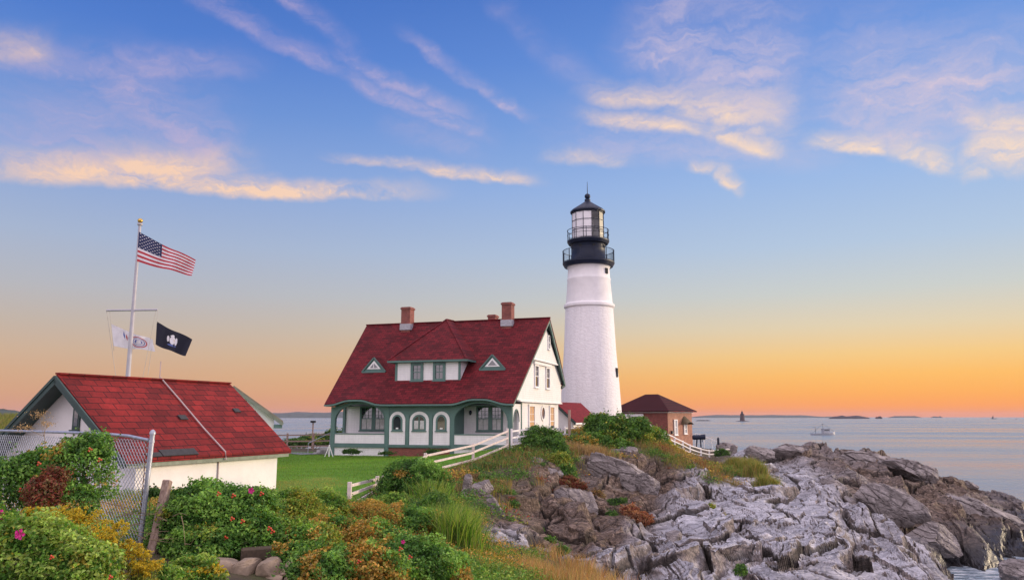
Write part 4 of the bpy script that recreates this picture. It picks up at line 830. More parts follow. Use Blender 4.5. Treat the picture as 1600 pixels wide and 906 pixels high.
# ------------------------------------------------------------------ brick fog signal building
def build_fog():
    c = at(1044, 690, 92); root = empty('brick_building', (c.x, c.y, 6.65), -R(42))
    tag(root, 'red brick building with a low hipped roof and an arched window shade', 'building')
    L, W, H = 7.6, 5.6, 3.55
    w = MB(); w.box(-L, 0, 0, W, -1.2, H - .22); w.build('wall', M['brick'], root)
    w = MB(); w.box(.002, .06, -.0, W, -1.2, H - .22); w.build('end_wall', M['brick_lit'], root)
    cn = MB(); cn.box(-L - .15, .2, -.15, W + .15, H - .215, H); cn.build('cornice', M['trim_white'], root)
    o = .5; e = [(-L - o, -o, H), (o, -o, H), (o, W + o, H), (-L - o, W + o, H)]; r0, r1 = (-L + 2.9, W / 2, H + 2.05), (-2.9, W / 2, H + 2.05)
    r = MB(); r.add(e + [r0, r1] + [(x, y, z - .0) for x, y, z in [(p[0], p[1], H - .12) for p in e]],
                    [(0, 1, 5, 4), (1, 2, 5), (2, 3, 4, 5), (3, 0, 4), (0, 6, 7, 1), (1, 7, 8, 2), (2, 8, 9, 3), (3, 9, 6, 0), (9, 8, 7, 6)])
    r.build('roof', M['roof_fog'], root)
    F = lambda y, z, d: (.092 + d, y, z)
    sash_window(root, 1.25, 2.0, .75, 2.55, 0, 1, 1, M['trim_white'], curtain=False, fw=.1, mull=False, fn=F, glass='curtain')
    sash_window(root, 3.5, 4.2, .85, 2.0, 0, 1, 1, M['trim_white'], curtain=False, fw=.1, mull=False, fn=F, glass='curtain')
    aw = MB(); n = 10
    for i in range(n):
        a0, a1 = pi * i / n, pi * (i + 1) / n; R1 = .8
        p = lambda a, d, s: (.064 + d, 3.85 + R1 * cos(a), 1.95 + s * sin(a))
        aw.add([p(a0, 0, 1.0), p(a1, 0, 1.0), p(a1, .75, .25), p(a0, .75, .25)], [(0, 1, 2, 3)])
    aw.build('awning', M['awning'], root)
    q = MB(); q.box(.092, .3, .55, .8, .9, 1.25); q.build('wall_fitting', M['black_iron'], root)
    # lower lean-to on the shaded side
    q = MB(); q.box(-7.3, -3.4, -2.6, -.01, -1.2, 1.7); ln = q.build('lean_to', M['brick'], root)
    q = MB(); q.add([(-7.5, -2.9, 1.75), (-3.2, -2.9, 1.75), (-3.2, -.02, 2.9), (-7.5, -.02, 2.9)], [(0, 1, 2, 3)]); q.build('lean_to_roof', M['roof_fog'], ln)
    q = MB(); q.box(-7.5, -3.2, -.2, -.03, 2.9, 3.2); q.build('lean_to_coping', M['trim_white'], ln)
M['awning'] = plain('olive_awning', (.11, .085, .05), .9)
build_fog()

# ------------------------------------------------------------------ white shed with the patched red roof
SA = R(22); SO = Vector((at(431, 762, 34).x, 34, 6.5))
def build_shed():
    root = empty('shed', SO, -SA); tag(root, 'white shed with a patched red shingle roof and dark green gable boards', 'shed')
    XR, ZR, EX, EZ, y0, y1 = -3.25, 4.50, .32, 1.60, -8.15, .5
    EL = 2 * XR - EX
    sx = (ZR - EZ) / (EX - XR)
    w = MB(); yg = y0 + .75; pts = [(2 * XR, -1.2), (0, -1.2), (0, ZR - .2 - sx * (0 - XR)), (XR, ZR - .2), (2 * XR, ZR - .2 - sx * (0 - XR))]
    w.prism(pts, XZ, yg, yg + .25); w.prism(pts, XZ, -.25, 0); w.box(-.25, 0, yg + .251, -.251, -1.2, pts[2][1]); w.box(2 * XR, 2 * XR + .25, yg + .251, -.251, -1.2, pts[2][1]); w.build('wall', M['stucco'], root)
    rf = MB()
    for s, xe in ((1, EX), (-1, EL)):
        nx = 14; vs = []; fs = []
        for i in range(nx + 1):
            k = i / nx; x = XR + (xe - XR) * k; z = ZR + (EZ - ZR) * k
            for j in range(21): y = y0 + (y1 - y0) * j / 20; vs.append((x, y, z + .025 * sin(y * 1.1 + k * 3) * sin(k * 3)))
        n = len(vs); q = [(a, b, c - .14) for a, b, c in vs]
        for i in range(nx):
            for j in range(20): a = i * 21 + j; fs += [(a, a + 1, a + 22, a + 21), (n + a + 21, n + a + 22, n + a + 1, n + a)]
        fs += [(i * 21, (i + 1) * 21, n + (i + 1) * 21, n + i * 21) for i in range(nx)] + [(i * 21 + 20, n + i * 21 + 20, n + (i + 1) * 21 + 20, (i + 1) * 21 + 20) for i in range(nx)] + [(nx * 21 + j, n + nx * 21 + j, n + nx * 21 + j + 1, nx * 21 + j + 1) for j in range(20)]
        rf.add(vs + q, fs)
    roof = rf.build('roof', M['roof_shed'], root)
    c = MB(); c.bar((XR, y0 + .02, ZR + .02), (XR, y1 - .02, ZR + .02), .24, .06); c.build('ridge_cap', M['roof_shed'], roof)
    on = lambda y, k, l=.02: Vector((XR + (EX - XR) * k, y, ZR + (EZ - ZR) * k + l))
    def patch(y0_, y1_, k0, k1):
        q = MB(); a = [on(y0_, k0, .03), on(y1_, k0, .03), on(y1_, k1, .03), on(y0_, k1, .03)]; q.add(a + [p + Vector((.02, 0, .03)) for p in a], [(0, 1, 2, 3), (4, 5, 6, 7), (0, 1, 5, 4), (1, 2, 6, 5), (2, 3, 7, 6), (3, 0, 4, 7)]); q.build('roof_patch', M['patch'], roof)
    patch(-4.3, -3.92, .51, .565); patch(-.9, -.55, .41, .46); patch(-6.55, -4.9, .93, 1.0); patch(-7.2, -6.6, .955, 1.0)
    cd = MB(); cd.tube([on(-3.55, 0, .75), on(-3.55, 0, .06)], .02, 6); cd.tube([on(-3.5, 0, .08), on(-3.5, .3, .07), on(-3.55, .7, .07), on(-3.5, 1.0, .07), Vector((EX + .05, -3.5, EZ - .2)), Vector((.03, -3.52, EZ - .3)), Vector((.03, -3.52, .2))], .028, 6); cd.build('lightning_cable', M['cable'], roof)
    # gable boards and shadowed soffit on the front
    for s, xe in ((1, EX), (-1, EL)):
        b = MB(); b.bar((XR, y0 - .03, ZR - .22), (xe, y0 - .03, EZ - .22), .07, .22); b.build('barge_board', M['green_dark'], root)
        b = MB(); b.bar((XR, y0 - .07, ZR - .10), (xe, y0 - .07, EZ - .10), .06, .10); b.build('barge_moulding', M['green_dark'], root)
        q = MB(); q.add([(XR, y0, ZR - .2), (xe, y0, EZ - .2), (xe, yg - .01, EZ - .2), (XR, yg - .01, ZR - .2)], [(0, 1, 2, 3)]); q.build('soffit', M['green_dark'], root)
    ea = MB(); ea.box(.02, EX - .03, y0 + .1, y1 - .1, EZ - .28, EZ - .15); ea.build('eave_board', M['grey_green'], root)
    v = MB(); v.box(XR + .10, XR + .44, yg - .06, yg - .002, 2.55, 3.6); lv = v.build('vent_window', M['green_dark'], root)
    q = MB(); q.box(XR + .19, XR + .37, yg - .075, yg - .061, 2.68, 3.52); q.build('pane', M['glass'], lv); q = MB(); q.box(XR + .06, XR + .46, yg - .14, yg - .003, 2.46, 2.548); q.build('sill', M['green_dark'], lv)
M['cable'] = plain('grey_cable', (.42, .34, .34), .6); M['grey_green'] = plain('faded_green_paint', (.20, .23, .18), .7, .25, 4)
build_shed()
def build_outbuilding():
    p = at(430, 700, 46); root = empty('outbuilding', (p.x - .15, 46, 6.55), R(20)); tag(root, 'small white outbuilding with a grey edged roof, showing behind the red shed roof', 'outbuilding')
    w = MB(); pts = [(-4.6, -.5), (0, -.5), (0, 2.85), (-2.3, 4.55), (-4.6, 2.85)]; w.prism(pts, XZ, 0, .2); w.box(-.2, 0, .201, 4, -.5, 2.85); w.box(-4.6, -4.4, .201, 4, -.5, 2.85); w.build('wall', M['trim_white'], root)
    r = MB()
    for s in (1, -1):
        q = [(-2.3, -.3, 4.72), (-2.3 + s * 2.8, -.3, 2.72), (-2.3 + s * 2.8, 4.3, 2.72), (-2.3, 4.3, 4.72)]; r.add(q + [(x, y, z - .1) for x, y, z in q], [(0, 1, 2, 3), (7, 6, 5, 4), (0, 4, 5, 1), (1, 5, 6, 2), (2, 6, 7, 3), (3, 7, 4, 0)])
    r.build('roof', M['grey_roof'], root)
    b = MB(); b.bar((-2.3, -.33, 4.52), (.5, -.33, 2.52), .06, .16); b.bar((-2.3, -.33, 4.52), (-5.1, -.33, 2.52), .06, .16); b.build('barge_board', M['grey_green'], root)
    b = MB(); b.box(.0, .46, -.28, -.02, 2.3, 2.52); b.build('eave_return', M['green'], root)
build_outbuilding()

# ------------------------------------------------------------------ flagpole and flags
def build_flags():
    Y = 40.0; b = at(200, 585, Y); t = at(219, 349, Y); px, zt = (b.x + t.x) / 2, t.z; g = 6.6
    root = empty('flagpole', (px, Y, g)); tag(root, 'tall pale flagpole with a yardarm and a gold ball, behind the shed', 'flagpole')
    q = MB(); q.tube([(0, 0, -.4), (0, 0, 3), (0, 0, zt - g)], [.13, .125, .07], 14); q.build('pole', M['pole'], root, smooth=True)
    q = MB(); q.lathe([(.10, zt - g - .12), (.13, zt - g - .1), (.13, zt - g), (.05, zt - g + .02)], 14); q.build('truck', M['pole'], root)
    q = MB(); q.lathe([(.012 + .12 * sin(pi * k / 10), zt - g + .14 - .12 * cos(pi * k / 10)) for k in range(11)], 16); q.build('ball', M['gold'], root, smooth=True)
    yl, yr = at(168, 486.5, Y), at(245, 482.5, Y); o = Vector((px, Y, g)); zy = (yl.z + yr.z) / 2
    A = Vector((yl.x, Y - .1, zy - .03)) - o; B = Vector((yr.x, Y + .1, zy + .03)) - o
    q = MB(); q.tube([A, B], .055, 10); q.build('yardarm', M['pole'], root, smooth=True)
    q = MB(); hl = [(A, at(182, 595, Y) - o), (A + (B - A) * .06, at(178, 548, Y) - o), (B, at(245, 505, Y) - o), (B + (A - B) * .03, at(223, 590, Y) - o), (at(237, 545, Y) - o, at(231, 586, Y) - o)]
    for a, c in hl: q.tube([a, c], .012, 5)
    q.build('halyards', M['rope'], root)
    def surf(p, Y, amp, ph, k=2.2, deep=.35):
        P = [at(u, v, Y) for u, v in p]
        def S(a, b):                                   # a along the fly, b down the hoist
            q = (P[0] * (1 - a) + P[1] * a) * (1 - b) + (P[3] * (1 - a) + P[2] * a) * b
            w = a ** .8; q = q + Vector((0, amp * w * sin(a * 2 * pi * k + b * 1.5 + ph) - deep * a * 0, .10 * w * (1 - w) * -3 * .6 + .04 * w * sin(a * 9 + b * 2 + ph)))
            return q
        return S
    def flag(name, label, S, nx, ny, colour, mats, extra=None):
        m = MB(); vs = []; 
        for j in range(ny + 1):
            for i in range(nx + 1): vs.append(S(i / nx, j / ny))
        m.v = [tuple(v) for v in vs]; W = nx + 1
        for j in range(ny):
            for i in range(nx): m.f.append((j * W + i, j * W + i + 1, (j + 1) * W + i + 1, (j + 1) * W + i)); m.m.append(colour((i + .5) / nx, (j + .5) / ny))
        if extra: extra(m)
        o_ = m.build(name, mats, None, smooth=True)
        return tag(o_, label, 'flag')
    def spot(m, S, a, b, ra, rb, mi, n=10, pts=None):   # small patch of cloth sewn on both faces
        for sg in (-1, 1):
            ring = [S(a + x * ra, b + y * rb) + Vector((0, sg * .012, 0)) for x, y in (pts or [(cos(2 * pi * k / n), sin(2 * pi * k / n)) for k in range(n)])]
            m.add(ring, [tuple(range(len(ring)))], mi)
    star = [((1 if k % 2 == 0 else .42) * sin(pi * k / 5), -(1 if k % 2 == 0 else .42) * cos(pi * k / 5)) for k in range(10)]
    S1 = surf([(217, 362), (304, 405), (300, 430), (214, 408)], Y - .1, .16, .6)
    def us(a, b): return 2 if (a < .42 and b < 7 / 13) else (0 if int(b * 13) % 2 == 0 else 1)
    def stars(m):
        for r in range(9):
            for c in range(6 if r % 2 == 0 else 5): spot(m, S1, .42 * ((c + .5) / 6 + (.5 / 6 if r % 2 else 0)), (7 / 13) * (r + .6) / 9.2, .017, .024, 1, pts=star)
    flag('flag', 'striped red and white flag with blue starred corner flying at pole top', S1, 50, 39, us, [M['red_flag'], M['white_flag'], M['blue_flag']], stars)
    S2 = surf([(245, 502), (300, 529), (291, 556), (243, 538)], Y + .1, .10, 1.4)
    def crest(m):
        spot(m, S2, .50, .50, .10, .20, 1, 12); spot(m, S2, .50, .52, .07, .13, 2, 10); spot(m, S2, .36, .47, .035, .15, 3, 8); spot(m, S2, .62, .50, .04, .2, 3, 8); spot(m, S2, .49, .27, .05, .06, 1, 8)
        spot(m, S2, .50, .74, .15, .045, 4, 12); spot(m, S2, .44, .30, .03, .05, 3, 6)
    flag('flag', 'dark navy flag with a small crest in the middle hanging from the yardarm', S2, 24, 16, lambda a, b: 0, [M['navy'], M['white_flag'], M['gold_cloth'], M['white_flag'], M['mid_blue']], crest)
    S3 = surf([(174, 506), (240, 531), (244, 548), (177, 540)], Y + .35, .12, .2, 2.6)
    def seal(m):
        n = 24
        for r0, r1, mi in ((.20, .175, 2), (.15, .135, 1)):
            for k in range(n):
                a, b = 2 * pi * k / n, 2 * pi * (k + 1) / n
                for sg in (-1, 1): m.add([S3(.62 + x * r * .9, .52 + y * r * 1.9) + Vector((0, sg * .012, 0)) for r, (x, y) in ((r0, (cos(a), sin(a))), (r0, (cos(b), sin(b))), (r1, (cos(b), sin(b))), (r1, (cos(a), sin(a))))], [(0, 1, 2, 3)], mi)
        spot(m, S3, .62, .52, .09, .17, 1, 12); spot(m, S3, .62, .47, .035, .09, 0, 8)
        spot(m, S3, .30, .30, .02, .20, 1, 4); spot(m, S3, .35, .38, .015, .2, 2, 4); spot(m, S3, .40, .42, .02, .16, 1, 4)
    flag('flag', 'white flag with a blue and red ringed seal hanging beside the pole', S3, 30, 14, lambda a, b: 0, [M['white_flag'], M['mid_blue'], M['red_flag']], seal)
build_flags()

# ------------------------------------------------------------------ fences
def rail_fence(name, label, posts, heights, mat, rails=(.28, .66, 1.05), pw=.15, rw=.11, drop=None, group=None, picket=False):
    o = Vector(posts[0]); root = empty(name, o); tag(root, label, 'fence')
    for p, h in zip(posts, heights):
        q = Vector(p) - o; m = MB(); m.box(q.x - pw / 2, q.x + pw / 2, q.y - pw / 2, q.y + pw / 2, q.z - .5, q.z + h + .08); m.build('post', mat, root, bevel=.012)
    for i in range(len(posts) - 1):
        a, b = Vector(posts[i]) - o, Vector(posts[i + 1]) - o; s = (b - a).cross(Vector((0, 0, 1))).normalized() * (pw / 2 - .02)
        for f in rails:
            m = MB(); j = [random.uniform(-.025, .025) for _ in range(2)]
            m.bar(a + s + Vector((0, 0, f * heights[i] + j[0])), b + s + Vector((0, 0, f * heights[i + 1] + j[1])), .05, rw); m.build('rail', mat, root)
    return root
M['fence_white'] = plain('weathered_white_rail', (.62, .54, .50), .75, .2, 5, bmp=.15)
M['fence_white2'] = plain('painted_white_rail', (.74, .71, .72), .7, .12, 4, bmp=.1)
P = [at(545, 799, 30), at(589, 769, 35), at(664, 745, 40), at(739, 726, 45), at(793, 703, 48)]
rail_fence('rail_fence', 'weathered three rail white fence climbing from the lawn edge to the rocks', P, [1.0, .62, 1.1, 1.12, 1.22], M['fence_white'], rails=(.25, .62, .95), pw=.15, rw=.105)
P2 = [at(793, 703, 48) + Vector((.25, .1, 0)), at(838, 697, 51), at(860, 697, 55), at(883, 695, 59), at(905, 694, 62), at(925, 692, 65)]
rail_fence('rail_fence', 'pale level rail fence running past the gable wall to the annex', P2, [1.2, 1.2, 1.25, 1.3, 1.3, 1.3], M['fence_white2'], rails=(.3, .62, .95), pw=.13, rw=.1)
TP = [(970, 651, 65), (985, 652, 66), (1000.6, 654, 67), (1021, 666, 68.5), (1039, 675, 70), (1054, 685, 72), (1067, 692, 74), (1078, 696, 75), (1095, 700, 77), (1108, 703, 78), (1120, 703.5, 79), (1143, 701, 81)]
P3 = [at(u, v, Y) - Vector((0, 0, .95)) for u, v, Y in TP]
P3 = [Vector((q.x, q.y, max(q.z, float(base_land([q.x], [q.y])[0][0]) - .05))) for q in P3]
rail_fence('rail_fence', 'white rail fence curving down from the hilltop to the far rocks', P3, [.92] * len(P3), M['fence_white2'], rails=(.2, .58, .97), pw=.13, rw=.10)
def one(name, label, cat, mb, mat, loc=None, **k):
    o = mb.build(name, mat, None, **k); return tag(o, label, cat)
p = at(890, 690, 57); m = MB(); m.tube([(p.x, p.y, p.z - .5), (p.x, p.y, at(890, 640, 57).z)], .10, 10); one('utility_post', 'bare grey round post standing by the white annex', 'post', m, M['wood'])
P4 = [at(408, 708, 74), at(448, 707, 75), at(489, 707, 76), at(530, 707, 77)]; P4 = [Vector((a.x, a.y, 6.15)) for a in P4]
rail_fence('rail_fence', 'dark wooden rail fence crossing behind the lawn, in front of the bay', P4, [1.75] * 4, M['wood'], rails=(.35, .62, .95), pw=.16, rw=.12)
p = at(488, 690, 78); m = MB(); m.tube([(p.x, p.y, 6), (p.x, p.y, at(488, 660, 78).z)], .07, 8); pst = m.build('lamp_post', M['wood'], None); tag(pst, 'small dark lamp post with a square head before the bay', 'lamp post')
m = MB(); zt = at(488, 658.5, 78).z; m.box(p.x - .22, p.x + .22, p.y - .2, p.y + .2, zt - .1, zt + .1); m.build('lamp_head', M['dark'], pst)
def trestle():
    p = at(514, 709, 58); g = gz(p.x, p.y); root = empty('trestle', (p.x, p.y, g)); tag(root, 'white A-shaped wooden prop standing by the house corner', 'trestle')
    for s in (-1, 1):
        m = MB(); m.bar((s * .32, 0, 0), (0, 0, .85), .08, .05); m.build('leg', M['trim_white'], root)
    m = MB(); m.bar((0, .05, 0), (0, .05, .9), .08, .05); m.build('upright', M['trim_white'], root)
trestle()
def chain_link():
    Y = 12.0; post = at(227, 762, Y); top = at(232, 677, Y).z; bot = at(222, 856, Y).z; root = empty('chain_link_fence', (post.x, Y, bot)); tag(root, 'galvanised chain link fence panel with a round corner post among the bushes', 'fence')
    H = top - bot; lean = at(232, 677, Y).x - at(222, 856, Y).x - .0
    m = MB(); m.tube([(-.03, 0, -.3), (.05, 0, H)], .036, 14); pt = m.build('post', M['galv'], root, smooth=True)
    m = MB(); m.tube([(.05 + .0 * k, 0, H + dz_) for k, dz_ in ((0, -.01), (0, .015), (0, .045), (0, .06))], [.045, .045, .03, .008], 14); m.build('cap', M['galv'], pt, smooth=True)
    for f in (.18, .5, .93): m = MB(); m.tube([(-.03 + .08 * f, 0, H * f - .02), (-.03 + .08 * f, 0, H * f + .02)], .041, 12); m.build('clamp', M['galv'], pt)
    end = at(0, 677, 15.2) - Vector((post.x, Y, bot)); d = Vector((end.x, end.y, 0)); L = d.length * 1.25; d.normalize()
    rail = [Vector((0, 0, H - .10)), d * .6 + Vector((0, 0, H - .045)), d * 1.6 + Vector((0, 0, H - .015)), d * L + Vector((0, 0, H - .01))]
    m = MB(); m.tube(rail, .024, 10); m.build('top_rail', M['galv'], root, smooth=True)
    m = MB(); hgt = H - .13; n = int(L / .092)
    for i in range(-int(hgt / .092) - 1, n):
        for s in (1, -1):
            x0 = i * .092; a, b = (x0, x0 + hgt) if s > 0 else (x0 + hgt, x0); za, zb = .04, .04 + hgt
            # clip to the panel
            def clip(x, xa, za, xb, zb): k = (x - xa) / (xb - xa); return za + (zb - za) * k
            pa, pb = (a, za), (b, zb)
            lo, hi = (pa, pb) if pa[0] < pb[0] else (pb, pa)
            if hi[0] <= .02 or lo[0] >= L: continue
            if lo[0] < .02: lo = (.02, clip(.02, *lo, *hi))
            if hi[0] > L: hi = (L, clip(L, *lo, *hi))
            m.bar(d * lo[0] + Vector((0, -.004 * s, lo[1])), d * hi[0] + Vector((0, -.004 * s, hi[1])), .0062)
    m.build('wire_mesh', M['galv'], root)
    m = MB(); m.tube([d * .09 + Vector((0, 0, .1)), d * .07 + Vector((0, .0, H * .5)), d * .05 + Vector((0, 0, H - .12))], .008, 6); m.build('tension_bar', M['rust'], root)
M['rust'] = plain('rusty_steel', (.16, .07, .045), .8, .3, 10)
chain_link()
a, b = at(236, 868, 11.6), at(262, 750, 11.9); m = MB(); m.bar(a, b, .115, .11, up=(0, 1, 0)); one('wooden_post', 'short weathered wooden post leaning beside the chain link post', 'post', m, M['wood'], bevel=.012)
p = at(205, 848, 15); m = MB(); m.box(p.x - .9, p.x + .75, p.y - .5, p.y + .9, p.z - .4, p.z + .05); one('concrete_slab', 'grey concrete slab lying behind the chain link post', 'slab', m, M['concrete'], bevel=.02)
a, b = at(376, 866, 11.3), at(436, 862, 11.5); m = MB(); m.bar(a, b, .2, .17); one('timber_beam', 'dark old timber beam lying on the stone wall under the rose bush', 'beam', m, M['bark'], bevel=.02)

# ------------------------------------------------------------------ rocks
def rock_mesh(rx, ry, rz_, seed, sub=5, cuts=14, rough=.06, bed=(.3, .2, 1)):
    import bmesh
    r = np.random.default_rng(seed); bm = bmesh.new(); bmesh.ops.create_icosphere(bm, subdivisions=sub, radius=1)
    v = np.array([q.co for q in bm.verts]); F = np.array([[q.index for q in f.verts] for f in bm.faces]); bm.free()
    v = np.sign(v) * np.abs(v) ** .75; v /= np.abs(v).max()
    for _ in range(cuts):
        n = r.normal(size=3); n /= np.linalg.norm(n); d = r.uniform(.55, .9); k = v @ n - d; v = v - np.where(k > 0, k, 0)[:, None] * n
    v = v * np.array([rx, ry, rz_]); s = max(rx, ry, rz_)
    b = np.array(bed, float); b /= np.linalg.norm(b); lay = v @ b
    nn = v / (np.linalg.norm(v, axis=1, keepdims=True) + 1e-6)
    h = (fbm(v[:, 0] * 2.2 / s * 2 + seed, v[:, 2] * 2.2 / s * 2 + v[:, 1] * 1.7 / s, seed, 4) - .5)
    st = np.abs(((lay / (s * .22) + h * 1.2) % 1) - .5) * 2
    blk, e = blocks((v[:, 0] + v[:, 1] * .6) / s * 2.2 + 9, (v[:, 2] - v[:, 1] * .4) / s * 2.8 + 5, 300 + seed)
    v = v + nn * (s * rough * (h * 2.2 - .7 * (st < .16) + blk * .9 - .9 * (e < .05)))[:, None]
    return v, F
def rock(label, u, v, Y, ru, rv, seed, depth=.8, rot=0, sub=5, cat='rock', name='boulder', cuts=14, rough=.06, tilt=(0, 0), sink=0):
    c = at(u, v, Y); k = Y / FPX * 1.02
    V, F = rock_mesh(ru * k, ru * k * depth, rv * k, seed, sub, cuts, rough)
    o = np_mesh(name, V, F, M['rock'])
    o.location = c - Vector((0, 0, sink)); o.rotation_euler = (R(tilt[0]), R(tilt[1]), R(rot)); return tag(o, label, cat)
rock('broad cracked grey outcrop jutting out under the biggest hilltop bushes', 958, 748, 49, 58, 36, 1, .7, 15, 6, 'outcrop', 'rock_outcrop', rough=.05, tilt=(0, 12))
rock('dark streaked rounded outcrop low on the cliff above the purple slab', 895, 800, 40, 44, 40, 2, .7, -10, 6, 'outcrop', 'rock_outcrop', rough=.05, tilt=(0, 20))
rock('steep grey block right beside the broad cracked outcrop', 1012, 760, 48, 22, 24, 3, .9, 30)
rock('pale flat topped stone lying loose on the grey slab', 1051, 841, 33, 14.5, 13, 4, .9, 10, 4, cuts=10, rough=.03)
rock('tall upright grey stone beside the long grass', 727, 765, 33, 9, 24, 5, .9, 0, tilt=(0, 12))
rock('leaning ridge of brown grey stone under the fence', 754, 765, 34.5, 16, 22, 6, .8, 20, tilt=(0, 38))
rock('long tilted stone below the brown leaning ridge', 772, 800, 31, 12, 30, 7, .8, 0, tilt=(0, -30))
rock('small tan round stone in the green patch on the cliff', 844, 806, 37, 5, 5.5, 8, 1, 0, 3, cuts=8, rough=.02)
rock('grey split block poking out just under the hilltop bush', 983, 712, 55, 20, 14, 9, .9, 20)
rock('low grey boulder in the grass left of the split block', 957, 710, 55, 14, 9, 10, .9, -20)
rock('small grey stone showing between the hilltop shrubs on the left', 837, 722, 46, 13, 10, 11, .9, 10)
rock('brown rock bulging through the red shrubs', 862, 745, 45, 22, 14, 12, .8, -15)
rock('big smooth whale backed rock on the skyline of the point', 1243, 710, 70, 58, 18, 13, .6, 8, 6, rough=.035, cuts=18)
rock('pale rounded rock nearest the fence end on the skyline', 1190, 711, 68, 24, 15, 14, .8, -15, 6, rough=.05)
rock('flat topped brown faced rock on the skyline of the point', 1352, 722, 69, 62, 15, 15, .6, -6, 6, rough=.05)
rock('dark pointed stone perched alone on the far shoulder', 1515, 758, 74, 15, 7, 16, .7, 0, 4, tilt=(0, 18))
rock('small grey rock at the lower end of the white fence', 1147, 708, 80, 7, 13, 17, .9, 0, 4)
rock('grey lump on the terrace beside the black post', 1138, 700, 86, 18, 11, 18, .8, 0, 5)
rock('pink grey block stepping down in the middle of the point', 1330, 752, 60, 30, 20, 19, .7, 20, 6, tilt=(0, 20))
rock('long slanting slab that overhangs the dark cleft', 1385, 795, 54, 62, 34, 20, .55, -8, 6, rough=.04, tilt=(0, 26))
rock('dark wet boulder at the water below the slanting slab', 1455, 848, 53, 50, 30, 21, .7, 6, 6, rough=.05, tilt=(0, 14))
rock('black wet rock at the edge of the churning water', 1592, 893, 48, 26, 18, 22, .8, 0, 5)
rock('brown ledge of broken stone high on the far point', 1428, 738, 66, 48, 17, 23, .7, -10, 6, tilt=(0, 16))
rock('wide dark stepped ledge above the wet boulders', 1530, 800, 62, 62, 26, 24, .6, -12, 6, tilt=(0, 18))
rock('square edged pale block beside the cleft', 1300, 765, 56, 26, 15, 25, .8, 12, 5)
M['wallstone'] = plain('lichened_wall_stone', (.27, .205, .15), .9, .4, 4, bmp=.5)
def wall():
    c = at(390, 900, 10.9); root = empty('stone_wall', (c.x, c.y, c.z - .3)); tag(root, 'low dry stone wall under the big rose bush', 'wall')
    k = 0
    for row, (zz, n) in enumerate(((.0, 4), (.22, 5), (.42, 4))):
        x = -.62 + .1 * (row % 2)
        for i in range(n):
            w = random.uniform(.26, .5); V, F = rock_mesh(w / 2, .24, .125, 60 + k, 4, 6, .02); V = np.sign(V) * np.abs(V / [w / 2, .24, .125]) ** .6 * [w / 2, .24, .125]; o = np_mesh('stone', V, F, M['wallstone'], root); o.location = (x + w / 2, random.uniform(-.05, .05), zz); o.rotation_euler = (0, random.uniform(-.08, .08), random.uniform(-.2, .2)); x += w * .92; k += 1
wall()

# ------------------------------------------------------------------ plants
def pal(*cs): return np.array(cs, float)
GREEN = pal((.035, .085, .014), (.05, .115, .018), (.07, .14, .025), (.028, .07, .02))
ROSE = pal((.03, .085, .016), (.045, .12, .02), (.07, .15, .028), (.10, .18, .035))
DARKG = pal((.022, .055, .014), (.032, .075, .018), (.045, .09, .02))
YELL = pal((.12, .17, .025), (.16, .19, .03), (.09, .14, .02), (.20, .17, .03))
GOLD = pal((.32, .25, .015), (.36, .28, .02), (.28, .20, .02), (.18, .18, .025))
ORNG = pal((.28, .15, .03), (.20, .15, .03), (.12, .13, .025), (.30, .20, .06))
REDB = pal((.16, .035, .02), (.12, .05, .025), (.10, .025, .02), (.09, .07, .03))
TANB = pal((.25, .17, .09), (.30, .22, .12), (.2, .13, .07))
LUSH = pal((.04, .11, .014), (.065, .145, .02), (.10, .175, .028), (.15, .20, .045))
def leaves(C, N, size, palette, clump=None, asp=.62, jit=.5):
    n = len(C); N = N / (np.linalg.norm(N, axis=1, keepdims=True) + 1e-9)
    r = rng.normal(size=(n, 3)); T = np.cross(N, r); T /= np.linalg.norm(T, axis=1, keepdims=True) + 1e-9; B = np.cross(N, T)
    L = size * rng.uniform(.6, 1.35, (n, 1)); w = L * asp / 2
    f = N * L * .16
    V = np.stack([C - T * L / 2, C + B * w + f, C + T * L / 2 - f * .6, C - B * w + f], 1).reshape(-1, 3)
    F = np.arange(4 * n).reshape(n, 4)
    k = rng.random(n) if clump is None else np.clip(clump + rng.normal(0, .22, n), 0, .999)
    c = palette[(k * len(palette)).astype(int)] * 1.75 * (1 if clump is None else (.62 + .72 * np.clip(clump, 0, 1))[:, None]) * rng.uniform(1 - jit, 1 + jit, (n, 1)); return V, F, np.repeat(c, 4, 0)  # leaves in lobe hollows coloured darker, their shade put into the colour
def join(parts):
    V, F, Cc = [], [], []; b = 0
    for v, f, c in parts: V.append(v); F.append(f + b); Cc.append(c); b += len(v)
    return np.concatenate(V), np.concatenate(F), np.concatenate(Cc)
def lobe_points(c, rad, n, seed, hollow=.45):
    d = rng.normal(size=(n, 3)); d /= np.linalg.norm(d, axis=1, keepdims=True)
    d[:, 2] = np.where(d[:, 2] < -.55, -d[:, 2], d[:, 2])
    lump = fbm(d[:, 0] * 2.6 + seed * 3.1 + 5, d[:, 2] * 2.6 + d[:, 1] * 2.1 + 8, seed, 3)
    fine = fbm(d[:, 0] * 7 + seed, d[:, 2] * 7 + d[:, 1] * 6 + 3, seed + 5, 2)
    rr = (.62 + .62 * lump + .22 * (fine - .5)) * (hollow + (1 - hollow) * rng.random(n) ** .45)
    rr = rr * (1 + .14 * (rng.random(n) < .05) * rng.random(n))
    return c + d * rr[:, None] * rad, d, np.clip(lump * 1.6 - .3, 0, 1)
